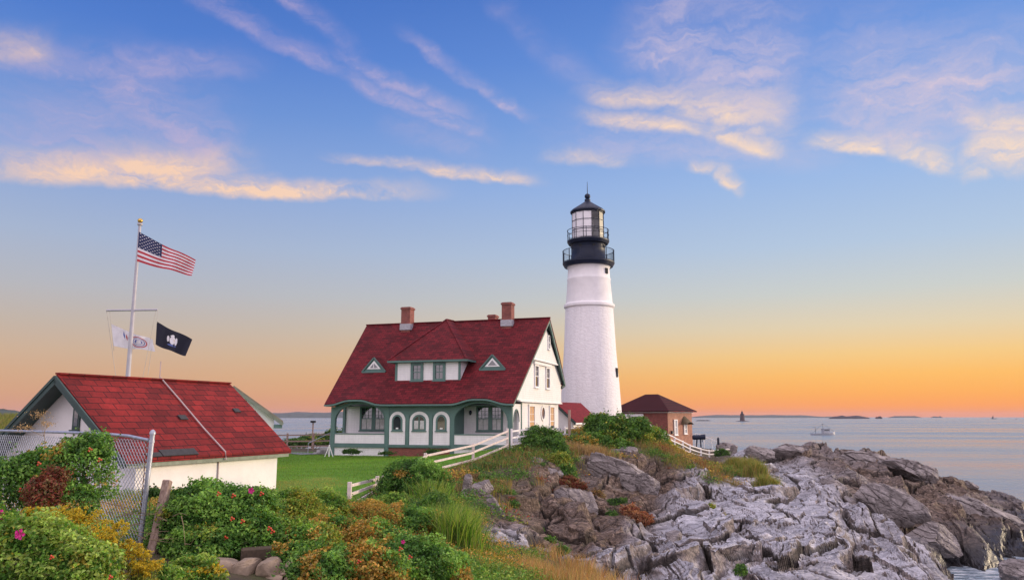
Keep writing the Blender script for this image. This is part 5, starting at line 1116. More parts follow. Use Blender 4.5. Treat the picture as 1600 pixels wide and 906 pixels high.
def bush(name, label, lobes, palette, leaf, cover=2.2, cat='bush', group=None, mixp=None, flowers=(), hips=(), stems=5, asp=.62, depth=.85, up=.5):
    """lobes: (u, v, Y, half width px, half height px)"""
    u0, v0, Y0 = lobes[0][:3]; base = at(u0, v0, Y0); g = min(gz(base.x, base.y), base.z)
    root = empty(name, (base.x, base.y, g)); tag(root, label, cat, group); o = np.array(root.location)
    parts = []; mb = MB()
    for i, (u, v, Y, ru, rv) in enumerate(lobes):
        c = np.array(at(u, v, Y)); k = Y / FPX; rad = np.array([ru * k, max(ru, rv) * k * depth, rv * k])
        area = 4 * pi * ((rad[0] * rad[1]) ** 1.6 / 3 + (rad[0] * rad[2]) ** 1.6 / 3 + (rad[1] * rad[2]) ** 1.6 / 3) ** (1 / 1.6)
        n = int(min(60000, cover * area / (leaf * leaf * asp * .5)))
        Pp, d, cl = lobe_points(c, rad * 1.13, n, i + int(u) % 97)
        N = d * .9 + rng.normal(size=d.shape) * .75 + np.array([0, 0, up])
        if mixp is not None:
            s = fbm(Pp[:, 0] * 1.2 / max(rad[0], .4) + 3, Pp[:, 2] * 1.5 / max(rad[0], .4), int(u) % 31, 3) + rng.normal(0, .05, n) > 1 - mixp[1]
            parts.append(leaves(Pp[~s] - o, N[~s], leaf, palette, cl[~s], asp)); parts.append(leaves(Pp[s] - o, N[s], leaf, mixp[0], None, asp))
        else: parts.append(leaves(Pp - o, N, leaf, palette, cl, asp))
        # loose shoots that break the outline
        for s in range(int(10 + 8 * (ru > 30))):
            dv_ = rng.normal(size=3); dv_[2] = abs(dv_[2]) * .9 - .1; dv_ /= np.linalg.norm(dv_); b0 = c + dv_ * rad * .7; tp = c + dv_ * rad * rng.uniform(1.05, 1.38) + np.array([rng.normal() * .1, rng.normal() * .1, rng.uniform(0, .14)]) * rad
            mm = int(rng.uniform(10, 24)); tt = rng.uniform(.25, 1, mm)[:, None]; q = b0 + (tp - b0) * tt + rng.normal(size=(mm, 3)) * leaf * .65
            parts.append(leaves(q - o, rng.normal(size=(mm, 3)) + [0, 0, .6], leaf * .95, palette, None, asp)); mb.tube([b0 - o, tp - o], [leaf * .07, leaf * .03], 4)
        for s in range(stems):
            e = c + np.array([rng.uniform(-.8, .8) * rad[0], rng.uniform(-.6, .6) * rad[1], rng.uniform(.2, .8) * rad[2]]); b0 = np.array([c[0] + rng.uniform(-.25, .25) * rad[0], c[1] + rng.uniform(-.2, .2) * rad[1], min(g, c[2] - rad[2] * .8) - .05])
            md = (e + b0) / 2 + rng.normal(size=3) * rad * .12; th = max(.006, .018 * rad[0]); mb.tube([b0 - o, md - o, e - o], [th, th * .7, th * .3], 5)
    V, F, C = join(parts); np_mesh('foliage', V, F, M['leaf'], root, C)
    mb.build('stems', M['bark'], root)
    for u, v, Y, r in flowers:
        q = np.array(at(u, v, Y)) - o; pt = []
        m = MB()
        for ring_, (nn, rad, zz) in enumerate(((5, 1.0, 0), (5, .6, .3))):
            for k in range(nn):
                a = 2 * pi * k / nn + ring_ * .6; ca, sa = cos(a), sin(a); p = lambda f, w, y: (q[0] + r * f * (ca * 1 - sa * w), q[1] - r * y, q[2] + r * f * (sa * 1 + ca * w))
                m.add([p(.05, 0, .1), p(rad * .7, -.55, .35 + zz), p(rad, 0, .2 + zz), p(rad * .7, .55, .35 + zz)], [(0, 1, 2, 3)])
        m.build('flower', M['petal'], root)
    for u, v, Y, r in hips:
        q = np.array(at(u, v, Y)) - o; m = MB(); m.lathe([(max(.001, r * sin(pi * k / 6)), q[2] - r * cos(pi * k / 6)) for k in range(7)], 8, c=(q[0], q[1])); m.build('rose_hip', M['hip'], root, smooth=True)
    return root
def sc_hips(lst, Y, r=.03): return [(q[0] + du, q[1] + dv, Y, r * .5) for q in lst for du, dv in ((0, 0), (3, 2), (-1, 4))]
# --- foreground, left to right
bush('rose_bush', 'leafy rose bush with pink blooms at the very bottom left corner', [(30, 885, 7.6, 95, 70), (110, 900, 7.4, 65, 50), (-20, 840, 8.0, 55, 50)], LUSH, .042, 2.3, mixp=(YELL, .3),
     flowers=[(32, 834, 7.0, .05), (2, 803, 7.6, .05)], hips=sc_hips([(172, 899, ), (80, 868)], 7.0, .02))
bush('rose_bush', 'tall straggling rose bush climbing behind the chain link fence rail', [(120, 745, 10.6, 52, 62), (140, 705, 10.6, 34, 28), (60, 745, 10.9, 48, 45), (20, 770, 10.6, 46, 55), (100, 790, 10.2, 50, 32)], ROSE, .045, 1.15, mixp=(ORNG, .34), stems=9,
     hips=sc_hips([(155, 716), (32, 763), (140, 700), (60, 722)], 10.0, .026))
bush('shrub', 'russet brown shrub in the middle of the tall straggling rose bush', [(70, 772, 9.9, 28, 30), (85, 750, 10.0, 18, 20)], REDB, .035, 1.5, 'shrub', stems=8)
bush('rose_bush', 'big round dark green rose bush in front of the shed wall', [(340, 810, 12.3, 88, 48), (315, 787, 12.3, 50, 32), (385, 800, 12.2, 48, 36), (280, 830, 12.0, 44, 46), (400, 840, 11.8, 40, 38), (340, 850, 11.7, 70, 30)], ROSE, .05, 1.8, mixp=(YELL, .3), stems=8,
     flowers=[(393, 766, 11.4, .05)], hips=sc_hips([(364, 772), (341, 769), (408, 769), (352, 838), (420, 823), (425, 828), (362, 808), (378, 812)], 11.3, .032))
bush('shrub', 'small dark leafy sprig between the wooden post and the shed wall', [(240, 771, 12.6, 11, 8)], DARKG, .05, 1.4, 'shrub', stems=3)
bush('shrub', 'pale green leafy shrub at the lawn edge right of the round rose bush', [(455, 805, 17, 48, 38), (500, 800, 19, 46, 30), (440, 845, 14, 40, 34), (480, 850, 14.5, 48, 30)], LUSH, .055, 1.8, 'shrub', mixp=(YELL, .5), stems=4)
bush('shrub', 'orange tinted shrub mass sloping down beside the low end of the rail fence', [(560, 820, 20, 62, 32), (620, 815, 20.5, 58, 26), (520, 850, 16, 62, 40), (590, 860, 15.5, 62, 40)], ROSE, .055, 1.9, 'shrub', mixp=(ORNG, .62), stems=4)
bush('rose_bush', 'yellow green rose thicket along the bottom edge of the middle', [(640, 880, 11.2, 66, 40), (570, 890, 10.4, 62, 38), (500, 895, 10.0, 50, 36), (690, 893, 12, 42, 30)], ROSE, .048, 1.9, 'bush', mixp=(ORNG, .46), stems=4,
     flowers=[(630, 846, 10.4, .03)], hips=sc_hips([(625, 855), (640, 868), (560, 875)], 9.6, .024))
bush('rose_bush', 'low rose foliage at the bottom edge between wooden post and stone wall', [(300, 900, 9.6, 44, 26), (255, 905, 9.2, 30, 20)], LUSH, .045, 2.0, mixp=(GOLD, .22), stems=4)
bush('shrub', 'leafy yellow flecked shrub right beside the stone wall', [(455, 885, 11.2, 34, 36), (470, 850, 12.4, 30, 26)], ROSE, .048, 2.0, 'shrub', mixp=(ORNG, .35), stems=4)
bush('bush', 'dense dark green bush hiding part of the rail fence', [(645, 750, 33, 50, 30), (615, 762, 33, 26, 20), (680, 758, 33, 26, 22)], ROSE, .085, 2.0, mixp=(ORNG, .22), stems=5)
bush('shrub', 'low bright green shrub just under the dense dark bush', [(620, 785, 27, 26, 14), (650, 795, 26, 30, 15)], LUSH, .08, 1.8, 'shrub', stems=3)
bush('shrub', 'dark shadowed shrub beside the tall grass clump', [(680, 830, 23, 42, 50), (655, 815, 24, 34, 26)], DARKG, .07, 1.8, 'shrub', mixp=(ROSE, .4), stems=4)
# --- hilltop and cliff
bush('bush', 'big dark green bush on the hilltop in front of the gable end', [(850, 695, 50, 34, 26), (832, 702, 49, 22, 18), (868, 706, 49, 22, 18)], GREEN, .13, 2.0, mixp=(YELL, .12))
bush('bush', 'broad tall bush right before the lighthouse base', [(955, 680, 58, 40, 30), (935, 668, 58, 24, 20), (985, 678, 59, 36, 26), (1012, 688, 60, 28, 22), (925, 700, 56, 30, 24), (965, 706, 56, 30, 18)], GREEN, .14, 1.9, mixp=(YELL, .32))
bush('bush', 'mixed olive bush filling the gap below the level fence', [(905, 702, 55, 30, 20), (885, 698, 56, 26, 16), (905, 722, 52, 28, 16)], GREEN, .13, 1.7, mixp=(ORNG, .4))
bush('shrub', 'yellow green shrub spilling down the right side of the hilltop', [(1040, 712, 60, 20, 22), (1056, 728, 58, 16, 16), (1020, 705, 60, 18, 16)], YELL, .12, 1.9, 'shrub')
bush('shrub', 'yellow tinged shrub on the rocks beneath the big dark bush', [(872, 728, 47, 22, 20), (850, 722, 47.5, 20, 12), (885, 745, 45.5, 16, 18)], GREEN, .10, 1.8, 'shrub', mixp=(YELL, .5))
bush('shrub', 'dark low shrub at the foot of the tall fence post', [(757, 738, 43, 22, 14), (740, 742, 42, 16, 12)], DARKG, .10, 1.8, 'shrub', mixp=(REDB, .25))
bush('shrub', 'fresh green shrub against the fence between the two tall posts', [(782, 722, 46, 16, 11), (805, 716, 47, 16, 14)], GREEN, .10, 1.8, 'shrub', mixp=(YELL, .35))
bush('shrub', 'deep red shrub on the cliff left of the broad outcrop', [(873, 760, 44.2, 18, 11), (850, 768, 43, 14, 8)], REDB, .09, 1.6, 'shrub')
bush('shrub', 'brown withered shrub hugging the upper cliff', [(825, 748, 44.5, 24, 13), (845, 740, 45, 16, 10)], pal((.14, .06, .03), (.10, .07, .035), (.07, .06, .03)), .09, 1.4, 'shrub')
bush('shrub', 'small green shrub growing by the tan round stone', [(838, 797, 37.6, 11, 9), (848, 808, 36.8, 9, 7)], GREEN, .08, 1.6, 'shrub')
bush('shrub', 'dark green shrub in the hollow under the broad outcrop', [(965, 792, 42, 17, 14), (955, 812, 39.5, 12, 12)], DARKG, .09, 1.8, 'shrub', mixp=(GREEN, .5))
bush('shrub', 'rusty red shrub right of the dark hollow shrub', [(998, 812, 39, 22, 13), (985, 800, 40, 14, 10)], pal((.17, .045, .03), (.14, .07, .04), (.2, .1, .05)), .09, 1.6, 'shrub')
bush('shrub', 'little green shrub clinging to the lower grey rocks', [(878, 862, 27, 11, 9)], GREEN, .07, 1.6, 'shrub')
bush('shrub', 'small yellowish shrub in a crack of the upper slab', [(1108, 792, 42, 10, 5), (1124, 806, 40, 8, 6)], YELL, .07, 1.5, 'shrub')
bush('shrub', 'tiny green shrub at the bottom of the slab', [(1158, 892, 27, 9, 10)], GREEN, .06, 1.6, 'shrub')
bush('shrub', 'rounded dark shrub at the foot of the curving fence', [(1128, 709, 77, 11, 7)], DARKG, .12, 1.9, 'shrub')
BRN = pal((.13, .07, .03), (.10, .06, .03), (.08, .07, .025), (.16, .10, .05))
bush('shrub', 'brown green shrub tangle on the slope under the near fence rails', [(745, 752, 38.5, 24, 12), (770, 760, 38, 18, 10)], BRN, .09, 1.4, 'shrub', mixp=(GREEN, .5))
bush('shrub', 'green shrub in the gully right of the leaning brown ridge', [(790, 778, 36, 16, 12), (800, 790, 35, 12, 9)], GREEN, .085, 1.5, 'shrub', mixp=(BRN, .4))
bush('shrub', 'wine red low shrub on the upper bluff near the brown rock', [(888, 752, 45, 16, 9), (905, 760, 44, 12, 7)], REDB, .085, 1.4, 'shrub', mixp=(BRN, .3))
bush('shrub', 'yellow brown shrub between the two outcrops on the bluff', [(930, 775, 43, 13, 9), (922, 790, 42, 10, 8)], BRN, .085, 1.4, 'shrub', mixp=(YELL, .35))
bush('shrub', 'olive shrub mat on the bluff crest under the level fence', [(825, 722, 47.5, 18, 8), (808, 735, 45.5, 20, 9)], GREEN, .09, 1.5, 'shrub', mixp=(BRN, .45))
bush('shrub', 'small green shrub at the base of the dark streaked outcrop', [(840, 838, 32, 14, 8), (858, 846, 30, 10, 7)], GREEN, .075, 1.5, 'shrub', mixp=(BRN, .3))
bush('shrub', 'golden green shrub patch in the rocks beside the split block', [(1010, 725, 54.5, 10, 12), (1000, 738, 53, 8, 8)], YELL, .1, 1.5, 'shrub')
bush('shrub', 'grey green shrub tuft on the ledge right of the hilltop shrubs', [(1080, 735, 58, 14, 8), (1096, 742, 56, 10, 7)], GREEN, .1, 1.4, 'shrub', mixp=(ORNG, .4))
# --- beyond the lawn
bush('hedge', 'dark olive hedge beyond the lawn beside the bay', [(490, 690, 82, 26, 11), (462, 694, 80, 18, 9), (520, 686, 83, 20, 13), (545, 684, 84, 16, 12)], DARKG, .2, 1.9, 'hedge', mixp=(YELL, .25))
bush('shrub', 'low dark plant at the foot of the left porch', [(548, 706, 57.5, 13, 4.5)], DARKG, .1, 1.9, 'shrub')
bush('shrub', 'low dark plant under the left edge of the brick foundation', [(604, 708, 56.3, 11, 2.6)], DARKG, .1, 1.9, 'shrub')
bush('shrub', 'low dark plant before the right part of the brick foundation', [(677, 707, 55.3, 12, 4.5)], DARKG, .1, 1.9, 'shrub')

# goldenrod clumps: stems with leaning yellow plumes
def goldenrod(label, u, v, Y, wpx, hpx, n, palette=GOLD):
    c = at(u, v, Y); k = Y / FPX; g = c.z - hpx * k; root = empty('goldenrod', (c.x, c.y, g)); tag(root, label, 'goldenrod', 'goldenrod clumps in the foreground'); o = np.array(root.location)
    mb = MB(); parts = []
    for i in range(n):
        x, y = rng.normal(0, wpx * k * .5), rng.normal(0, wpx * k * .4); h = hpx * k * rng.uniform(1.2, 2.1); lx = rng.normal(0, .22) * h * .5
        p0, p1, p2 = np.array([x, y, -.05]), np.array([x + lx * .3, y, h * .6]), np.array([x + lx, y + rng.normal(0, .05), h]); mb.tube([p0, p1, p2], [.004, .003, .002], 4)
        m = 30; t = rng.random(m); q = p0 + (p1 - p0) * t[:, None] + rng.normal(size=(m, 3)) * .02; parts.append(leaves(q, rng.normal(size=(m, 3)) + [0, 0, .6], .05, YELL, None, .25))
        for b in range(7):
            t0 = rng.uniform(.0, 1); s = p1 + (p2 - p1) * (t0 * .8 + .2); dr = np.array([rng.normal(), rng.normal() * .7, .15]); dr /= np.linalg.norm(dr); ln = .10 * (1.2 - t0) * h / .5 + .02
            m = 26; tt = rng.random(m)[:, None]; q = s + dr * tt * ln + np.array([0, 0, 1]) * (tt * (1 - tt) * ln * .7) + rng.normal(size=(m, 3)) * .007
            parts.append(leaves(q, rng.normal(size=(m, 3)), .017, palette, None, .7, .3))
    V, F, C = join(parts); np_mesh('plumes', V, F, M['leaf'], root, C); mb.build('stems', M['bark'], root)
for a in [('bright yellow goldenrod clump in front of the russet shrub', 85, 815, 8.9, 26, 22, 26), ('yellow goldenrod spray left of the brightest clump', 50, 812, 8.8, 16, 16, 12), ('orange yellow goldenrod patch in the middle of the foreground', 135, 852, 8.4, 36, 30, 52), ('tall yellow goldenrod standing right behind the low bright bush', 112, 828, 8.7, 28, 28, 36),
          ('golden goldenrod patch at the foot of the chain link post', 190, 870, 8.6, 32, 24, 30), ('goldenrod drift at the bottom edge below the wooden post', 225, 895, 8.5, 30, 18, 26), ('sparse amber goldenrod reaching towards the concrete slab', 165, 832, 9.2, 26, 16, 16),
          ('faded goldenrod plumes beside the stone wall', 455, 880, 12.2, 26, 14, 16), ('pale goldenrod heads under the orange shrub mass', 500, 870, 13.2, 28, 14, 16), ('tawny goldenrod on the crest of the orange shrub mass', 570, 795, 19.5, 50, 12, 40),
          ('light goldenrod tufts over the pale green shrub', 470, 825, 15.2, 36, 16, 20), ('goldenrod tips sticking up by the bottom of the tall grass', 655, 850, 16, 34, 14, 24)]:
    goldenrod(*a, palette=GOLD if a[3] < 12 else ORNG)

# grass blades
def blades(X, Y, Z, h, w, palette, lean=.45, seed=0):
    n = len(X); a = rng.uniform(0, 2 * pi, n); ln = rng.uniform(.1, lean, n) * h; dx, dy = np.cos(a), np.sin(a); b = rng.uniform(0, 2 * pi, n); sx, sy = np.cos(b) * w / 2, np.sin(b) * w / 2
    P0 = np.stack([X, Y, Z], 1); mid = P0 + np.stack([dx * ln * .35, dy * ln * .35, h * .62], 1); tip = P0 + np.stack([dx * ln, dy * ln, h * (1 - .25 * (ln / h) ** 2)], 1); S = np.stack([sx, sy, 0 * sx], 1)
    V = np.stack([P0 - S, P0 + S, mid + S * .7, mid - S * .7, tip + S * .1, tip - S * .1], 1).reshape(-1, 3); i = np.arange(n)[:, None] * 6
    F = np.concatenate([i + np.array([[0, 1, 2, 3]]), i + np.array([[3, 2, 4, 5]])]); c = palette[rng.integers(0, len(palette), n)] * 1.2 * rng.uniform(.7, 1.3, (n, 1)); return V, F, np.repeat(c, 6, 0)
def tuft(label, spots, palette, h, w, n, name='grass_clump', lean=.6):
    """spots: (u, v, Y, radius px)"""
    c = at(*spots[0][:3]); root = empty(name, (c.x, c.y, gz(c.x, c.y))); tag(root, label, 'grass clump'); o = np.array(root.location); parts = []
    for u, v, Y, r in spots:
        q = at(u, v, Y); m = n // len(spots); x = q.x + rng.normal(0, r * Y / FPX * .55, m); y = q.y + rng.normal(0, r * Y / FPX * .5, m); z = land(x, y)[0]
        hh = h * rng.uniform(.55, 1.15, m); parts.append(blades(x, y, z - .03, hh, np.full(m, w), palette, lean))
    V, F, C = join(parts); np_mesh('blades', V - o, F, M['grassblade'], root, C)
GRS = pal((.07, .17, .02), (.12, .24, .025), (.20, .28, .04), (.04, .10, .02), (.24, .26, .08)); GR2 = pal((.16, .20, .04), (.22, .20, .06), (.10, .16, .03), (.28, .20, .08))
tuft('tall arching bright green grass clump on the slope beside the rocks', [(700, 868, 21, 26), (690, 830, 24, 26), (720, 850, 22.5, 22), (715, 890, 20, 26), (675, 800, 26.5, 22)], GRS, 1.15, .024, 4200)
tuft('green yellow grass clump on the ledge below the fence end', [(1150, 735, 66, 14), (1168, 750, 60, 14), (1185, 768, 55, 16), (1200, 785, 50, 14)], GR2, 1.0, .03, 6000)
tuft('pale dry grass clump at the hilltop left of the lighthouse bush', [(880, 712, 54, 20), (925, 725, 52, 26)], TANB, .7, .03, 2600)
tuft('straw coloured grass clump under the curving white fence', [(1085, 722, 65, 18), (1105, 732, 62, 18), (1060, 745, 56, 14)], pal((.2, .17, .09), (.16, .15, .06), (.25, .2, .1)), .3, .025, 3000)
# grass and weeds nobody could count
def scatter(name, test, n, x0, x1, y0, y1, palette, h, w, lean=.6, maxn=None):
    x = rng.uniform(x0, x1, n); y = rng.uniform(y0, y1, n); z, rk, _ = land(x, y); k = test(x, y, z, rk); x, y, z = x[k], y[k], z[k]; m = len(x)
    V, F, C = blades(x, y, z - .02, h * rng.uniform(.5, 1.3, m), np.full(m, w), palette, lean); o = np_mesh(name, V, F, M['grassblade'], None, C); tag(o, kind='stuff'); return o
x = rng.uniform(-34, 1, 230000); y = rng.uniform(29.5, 66, 230000); k = lawn_inside(x, y); x, y = x[k], y[k]; z = land(x, y)[0]
V, F, C = blades(x, y, z + .02, rng.uniform(.04, .10, len(x)), np.full(len(x), .014), pal((.085, .205, .013), (.105, .24, .018), (.135, .255, .03), (.17, .22, .05)), .8); pt = np.repeat(fbm(x * .22 + 4, y * .22, 88, 4), 6)[:, None]; st_ = np.repeat(np.sin((x * .31 + y * .95) * 3.4) * .09, 6)[:, None]; dry = np.clip((pt - .57) / .12, 0, 1) * .75; C = (C * (1 - dry) + np.array([.25, .20, .07]) * C[:, 1:2] * 5 * dry * .9) * (.72 + .62 * pt + st_); tag(np_mesh('grass', V, F, M['grassblade'], None, C), kind='stuff')
DRY = pal((.30, .16, .07), (.36, .22, .09), (.24, .12, .06), (.20, .18, .05), (.38, .27, .13))
scatter('dry_grass', lambda x, y, z, r: (r < .45) & (fbm(x * .5, y * .5, 7, 3) > .35), 60000, .2, 11, 15, 34, DRY, .5, .012)
scatter('dry_grass', lambda x, y, z, r: (r < .5) & (fbm(x * .4, y * .4, 17, 3) > .42) & ~lawn_inside(x, y), 80000, -6, 26, 33, 66, pal((.2, .13, .06), (.15, .14, .04), (.25, .17, .08), (.12, .13, .04)), .45, .025)
scatter('long_grass', lambda x, y, z, r: (r < .5) & (x < 1.2 + (y - 14) * .02) & (fbm(x * .6, y * .6, 27, 3) > .5), 40000, -14, 2.5, 13, 31, pal((.07, .14, .02), (.11, .17, .03), (.2, .16, .05), (.09, .17, .03)), .34, .012)
scatter('long_grass', lambda x, y, z, r: (r < .4) & (z > 6.4), 60000, 2, 24, 52, 92, pal((.08, .13, .025), (.13, .16, .04), (.2, .16, .07)), .2, .03)
scatter('long_grass', lambda x, y, z, r: (r < .6) & (z > 2), 50000, -80, -38, 60, 132, pal((.10, .14, .03), (.15, .17, .04), (.2, .17, .06)), .7, .06)
# weeds: knee high leafy cover between the named bushes
def weeds():
    n = 7000; x = rng.uniform(-13, 1.8, n); y = rng.uniform(6.0, 30, n); z, rk, _ = land(x, y); k = (rk < .4) & (x < .3 + (y - 14) * .06) & (y > 11.6) & (np.abs(x + 5.7) + np.abs(y - 12) > .5); x, y, z = x[k], y[k], z[k]; parts = []
    for i in range(len(x)):
        h = rng.uniform(.12, .36); m = 46; q = np.array([x[i], y[i], z[i]]) + rng.normal(size=(m, 3)) * [h * .6, h * .6, 0] + np.stack([0 * np.arange(m), 0 * np.arange(m), rng.random(m) * h], 1)
        s = fbm(np.array([x[i] * .5]), np.array([y[i] * .5]), 5, 3)[0]; parts.append(leaves(q, rng.normal(size=(m, 3)) * .6 + [0, 0, 1], .055, (LUSH if s < .45 else ROSE if s < .56 else ORNG), None, .55))
    V, F, C = join(parts); tag(np_mesh('weeds', V, F, M['leaf'], None, C), kind='stuff')
weeds()
def cliff_weeds():
    n = 5200; x = rng.uniform(-6, 18, n); y = rng.uniform(30, 68, n); z, rk, _ = land(x, y); k = (rk < .55) & ~lawn_inside(x, y) & (x > np.interp(y, [30, 35, 48, 56], [-6, -5.6, -.2, 1.5])) & (fbm(x * .45, y * .45, 41, 3) > .40); x, y, z = x[k], y[k], z[k]; parts = []
    s = fbm(x * .33, y * .33, 44, 3); g = fbm(x * .8, y * .8, 47, 2)
    for i in range(len(x)):
        h = rng.uniform(.12, .5); m = 34; q = np.array([x[i], y[i], z[i]]) + rng.normal(size=(m, 3)) * [h * .7, h * .7, 0] + np.stack([0 * np.arange(m), 0 * np.arange(m), rng.random(m) * h], 1)
        parts.append(leaves(q, rng.normal(size=(m, 3)) * .6 + [0, -.3, .9], .11, (GREEN if s[i] < .47 else YELL if s[i] < .53 else REDB if g[i] > .5 else ORNG), None, .5))
    V, F, C = join(parts); tag(np_mesh('weeds', V, F, M['leaf'], None, C), kind='stuff')
cliff_weeds()
def stalk(label, u, vb, vt, Y, heads):
    a, b = at(u, vb, Y), at(u, vt, Y); root = empty('dry_stalk', a); tag(root, label, 'dry stalk'); m = MB(); L = b - a; m.tube([(0, 0, -.3), L * .5 + Vector((.02, 0, 0)), L], [.006, .005, .003], 5); m.build('stem', M['dry'], root)
    parts = []
    for du, dv, r in heads:
        c = at(u + du, vt + dv, Y) - a; n = 160; q = np.array(c) + rng.normal(size=(n, 3)) * [r, r, r * .45]; parts.append(leaves(q, rng.normal(size=(n, 3)), .018, TANB, None, .6)); mm = MB(); mm.tube([L * .7, c], .003, 4); mm.build('side_stem', M['dry'], root)
    V, F, C = join(parts); np_mesh('seed_head', V, F, M['leaf'], root, C)  # dried seed heads at the top of the stalk
stalk('dry brown stalk with seed heads rising above the fence rail beside the vent', 68, 760, 648, 10.8, [(-6, 0, .07), (6, 14, .05), (-30, 20, .06)])
def twigs():
    root = empty('dead_twigs', at(235, 815, 11.6)); tag(root, 'tangle of bare dead twigs around the two fence posts', 'twigs'); o = root.location; m = MB()
    for i in range(26):
        u, v = rng.uniform(150, 290), rng.uniform(790, 850); p = at(u, v, 11.4 + rng.uniform(-.3, .3)) - o; d = Vector((rng.normal(), rng.normal() * .3, rng.normal() * .25)); d = d.normalized() * rng.uniform(.25, .7); m.tube([p, p + d * .5 + Vector((0, 0, rng.normal() * .06)), p + d], [.006, .004, .002], 4)
    m.build('twig', M['dry'], root)
twigs()

# ------------------------------------------------------------------ terrace fittings by the brick building
def fitting():
    p = at(1093, 692, 87); root = empty('mounted_horn', (p.x, p.y, gz(p.x, p.y))); tag(root, 'black barrel shaped fitting on a short stand beside the brick building', 'fitting'); z = at(1093, 683, 87).z - root.location.z
    m = MB(); m.tube([(-.75, 0, z), (-.6, 0, z), (.1, 0, z + .02), (.6, 0, z + .05), (.62, 0, z + .05)], [.2, .27, .25, .3, .3], 12); m.build('barrel', M['black_iron'], root)
    for x in (-.25, .1):
        m = MB(); m.bar((x * 1.6, 0, -.2), (x, 0, z - .1), .12); m.build('leg', M['black_iron'], root)
    m = MB(); m.tube([(.3, 0, z), (.3, 0, z - .5)], .05, 8); m.build('strut', M['black_iron'], root)
fitting()
p = at(1123, 705, 86); m = MB(); m.tube([(p.x, p.y, p.z - .5), (p.x, p.y, at(1123, 685, 86).z), (p.x, p.y, at(1123, 683, 86).z)], [.13, .13, .06], 10); one('bollard', 'thin black post on the terrace by the far end of the fence', 'post', m, M['black_iron'])
Pr = [at(1086, 676, 96), at(1100, 681, 96), at(1112, 686, 96), at(1121, 690, 96)]
def railing():
    o = Pr[0]; root = empty('handrail', o); tag(root, 'thin white metal handrail going down to the sea behind the brick building', 'handrail')
    for q in Pr: m = MB(); m.tube([q - o - Vector((0, 0, 1.6)), q - o], .03, 6); m.build('post', M['trim_white'], root)
    m = MB(); m.tube([q - o for q in Pr], .03, 6); m.build('rail', M['trim_white'], root)
railing()

# ------------------------------------------------------------------ the sea's far side
def sea_pt(u, v): r = ray(u, v); return Vector((0, 0, ZC)) + r * (-ZC / r.z)
def land_strip(name, label, u0, u1, Y, hpx, mat, depth=.12, kind=None, seed=1, cat='island', n=60, flat=.5):
    a, b = at(u0, 651, Y), at(u1, 651, Y); px = Y / FPX; m = MB(); ys = [-1, -.5, 0, .5, 1]; W = b.x - a.x; D = W * depth
    for j, yy in enumerate(ys):
        for i in range(n + 1):
            t = i / n; e = min(1, (min(t, 1 - t) / .18)) ** flat; h = hpx * px * e * (.55 + .7 * float(fbm(np.array([t * 6 + seed]), np.array([seed * 1.7 + yy * .4]), seed, 4)[0])) * (1 - abs(yy)) ** .5
            m.v.append((a.x + W * t, Y + yy * D, h - (.5 if abs(yy) == 1 else 0)))
    for j in range(4):
        for i in range(n): p = j * (n + 1) + i; m.f.append((p, p + 1, p + n + 2, p + n + 1)); m.m.append(0)
    o = m.build(name, mat, None, smooth=True); return tag(o, label, cat if not kind else None, None, kind)
land_strip('hills', None, 380, 640, 7500, 9, M['far'], .3, 'structure', 3, n=80)
land_strip('hills', None, 1080, 1290, 8500, 4.5, M['far'], .3, 'structure', 5, n=80)
land_strip('hills', None, 1280, 1345, 9000, 2.2, M['far'], .3, 'structure', 15, n=40)
land_strip('island', 'low dark wooded island on the horizon, longest of the small islands', 1297, 1356, 4200, 4.6, M['islet'], .2, None, 7, flat=.3)
land_strip('island', 'tiny dark islet just right of the long dark island', 1368, 1378, 4200, 3.8, M['islet'], .3, None, 8, n=20, flat=.3)
land_strip('island', 'faint low island to the right of the tiny islet', 1390, 1438, 9000, 3.0, M['far'], .2, None, 9)
land_strip('island', 'faintest sliver of land right of the other islands', 1455, 1472, 9500, 2.2, M['far'], .2, None, 10, n=20)
land_strip('reef', 'thin dark reef on the water by the right edge of the brick building', 1087, 1110, 1900, 1.6, M['islet'], .2, None, 11, 'reef', 24)
def far_light():
    Y = 1700; c = at(1160, 656.5, Y); px = Y / FPX * .86; root = empty('lighthouse', (c.x, Y, 0)); tag(root, 'dark distant lighthouse on a low ledge far out in the bay', 'lighthouse')
    land = MB(); n = 20; land.lathe([(15 * px, -.5), (10 * px, .6 * px), (5 * px, 1.3 * px), (.5, 1.4 * px)], n); land.build('ledge', M['islet'], root)
    t = MB(); t.lathe([(4.4 * px, .9 * px), (3.9 * px, 6 * px), (3.2 * px, 13 * px)], 20); t.build('tower', M['far_tower'], root)
    t = MB(); t.lathe([(3.8 * px, 13 * px), (3.8 * px, 13.5 * px), (1.7 * px, 13.55 * px), (1.7 * px, 16.2 * px), (2.1 * px, 16.3 * px), (.3 * px, 18.2 * px), (.2 * px, 20 * px)], 16); t.build('lantern', M['black_iron'], root)
far_light()
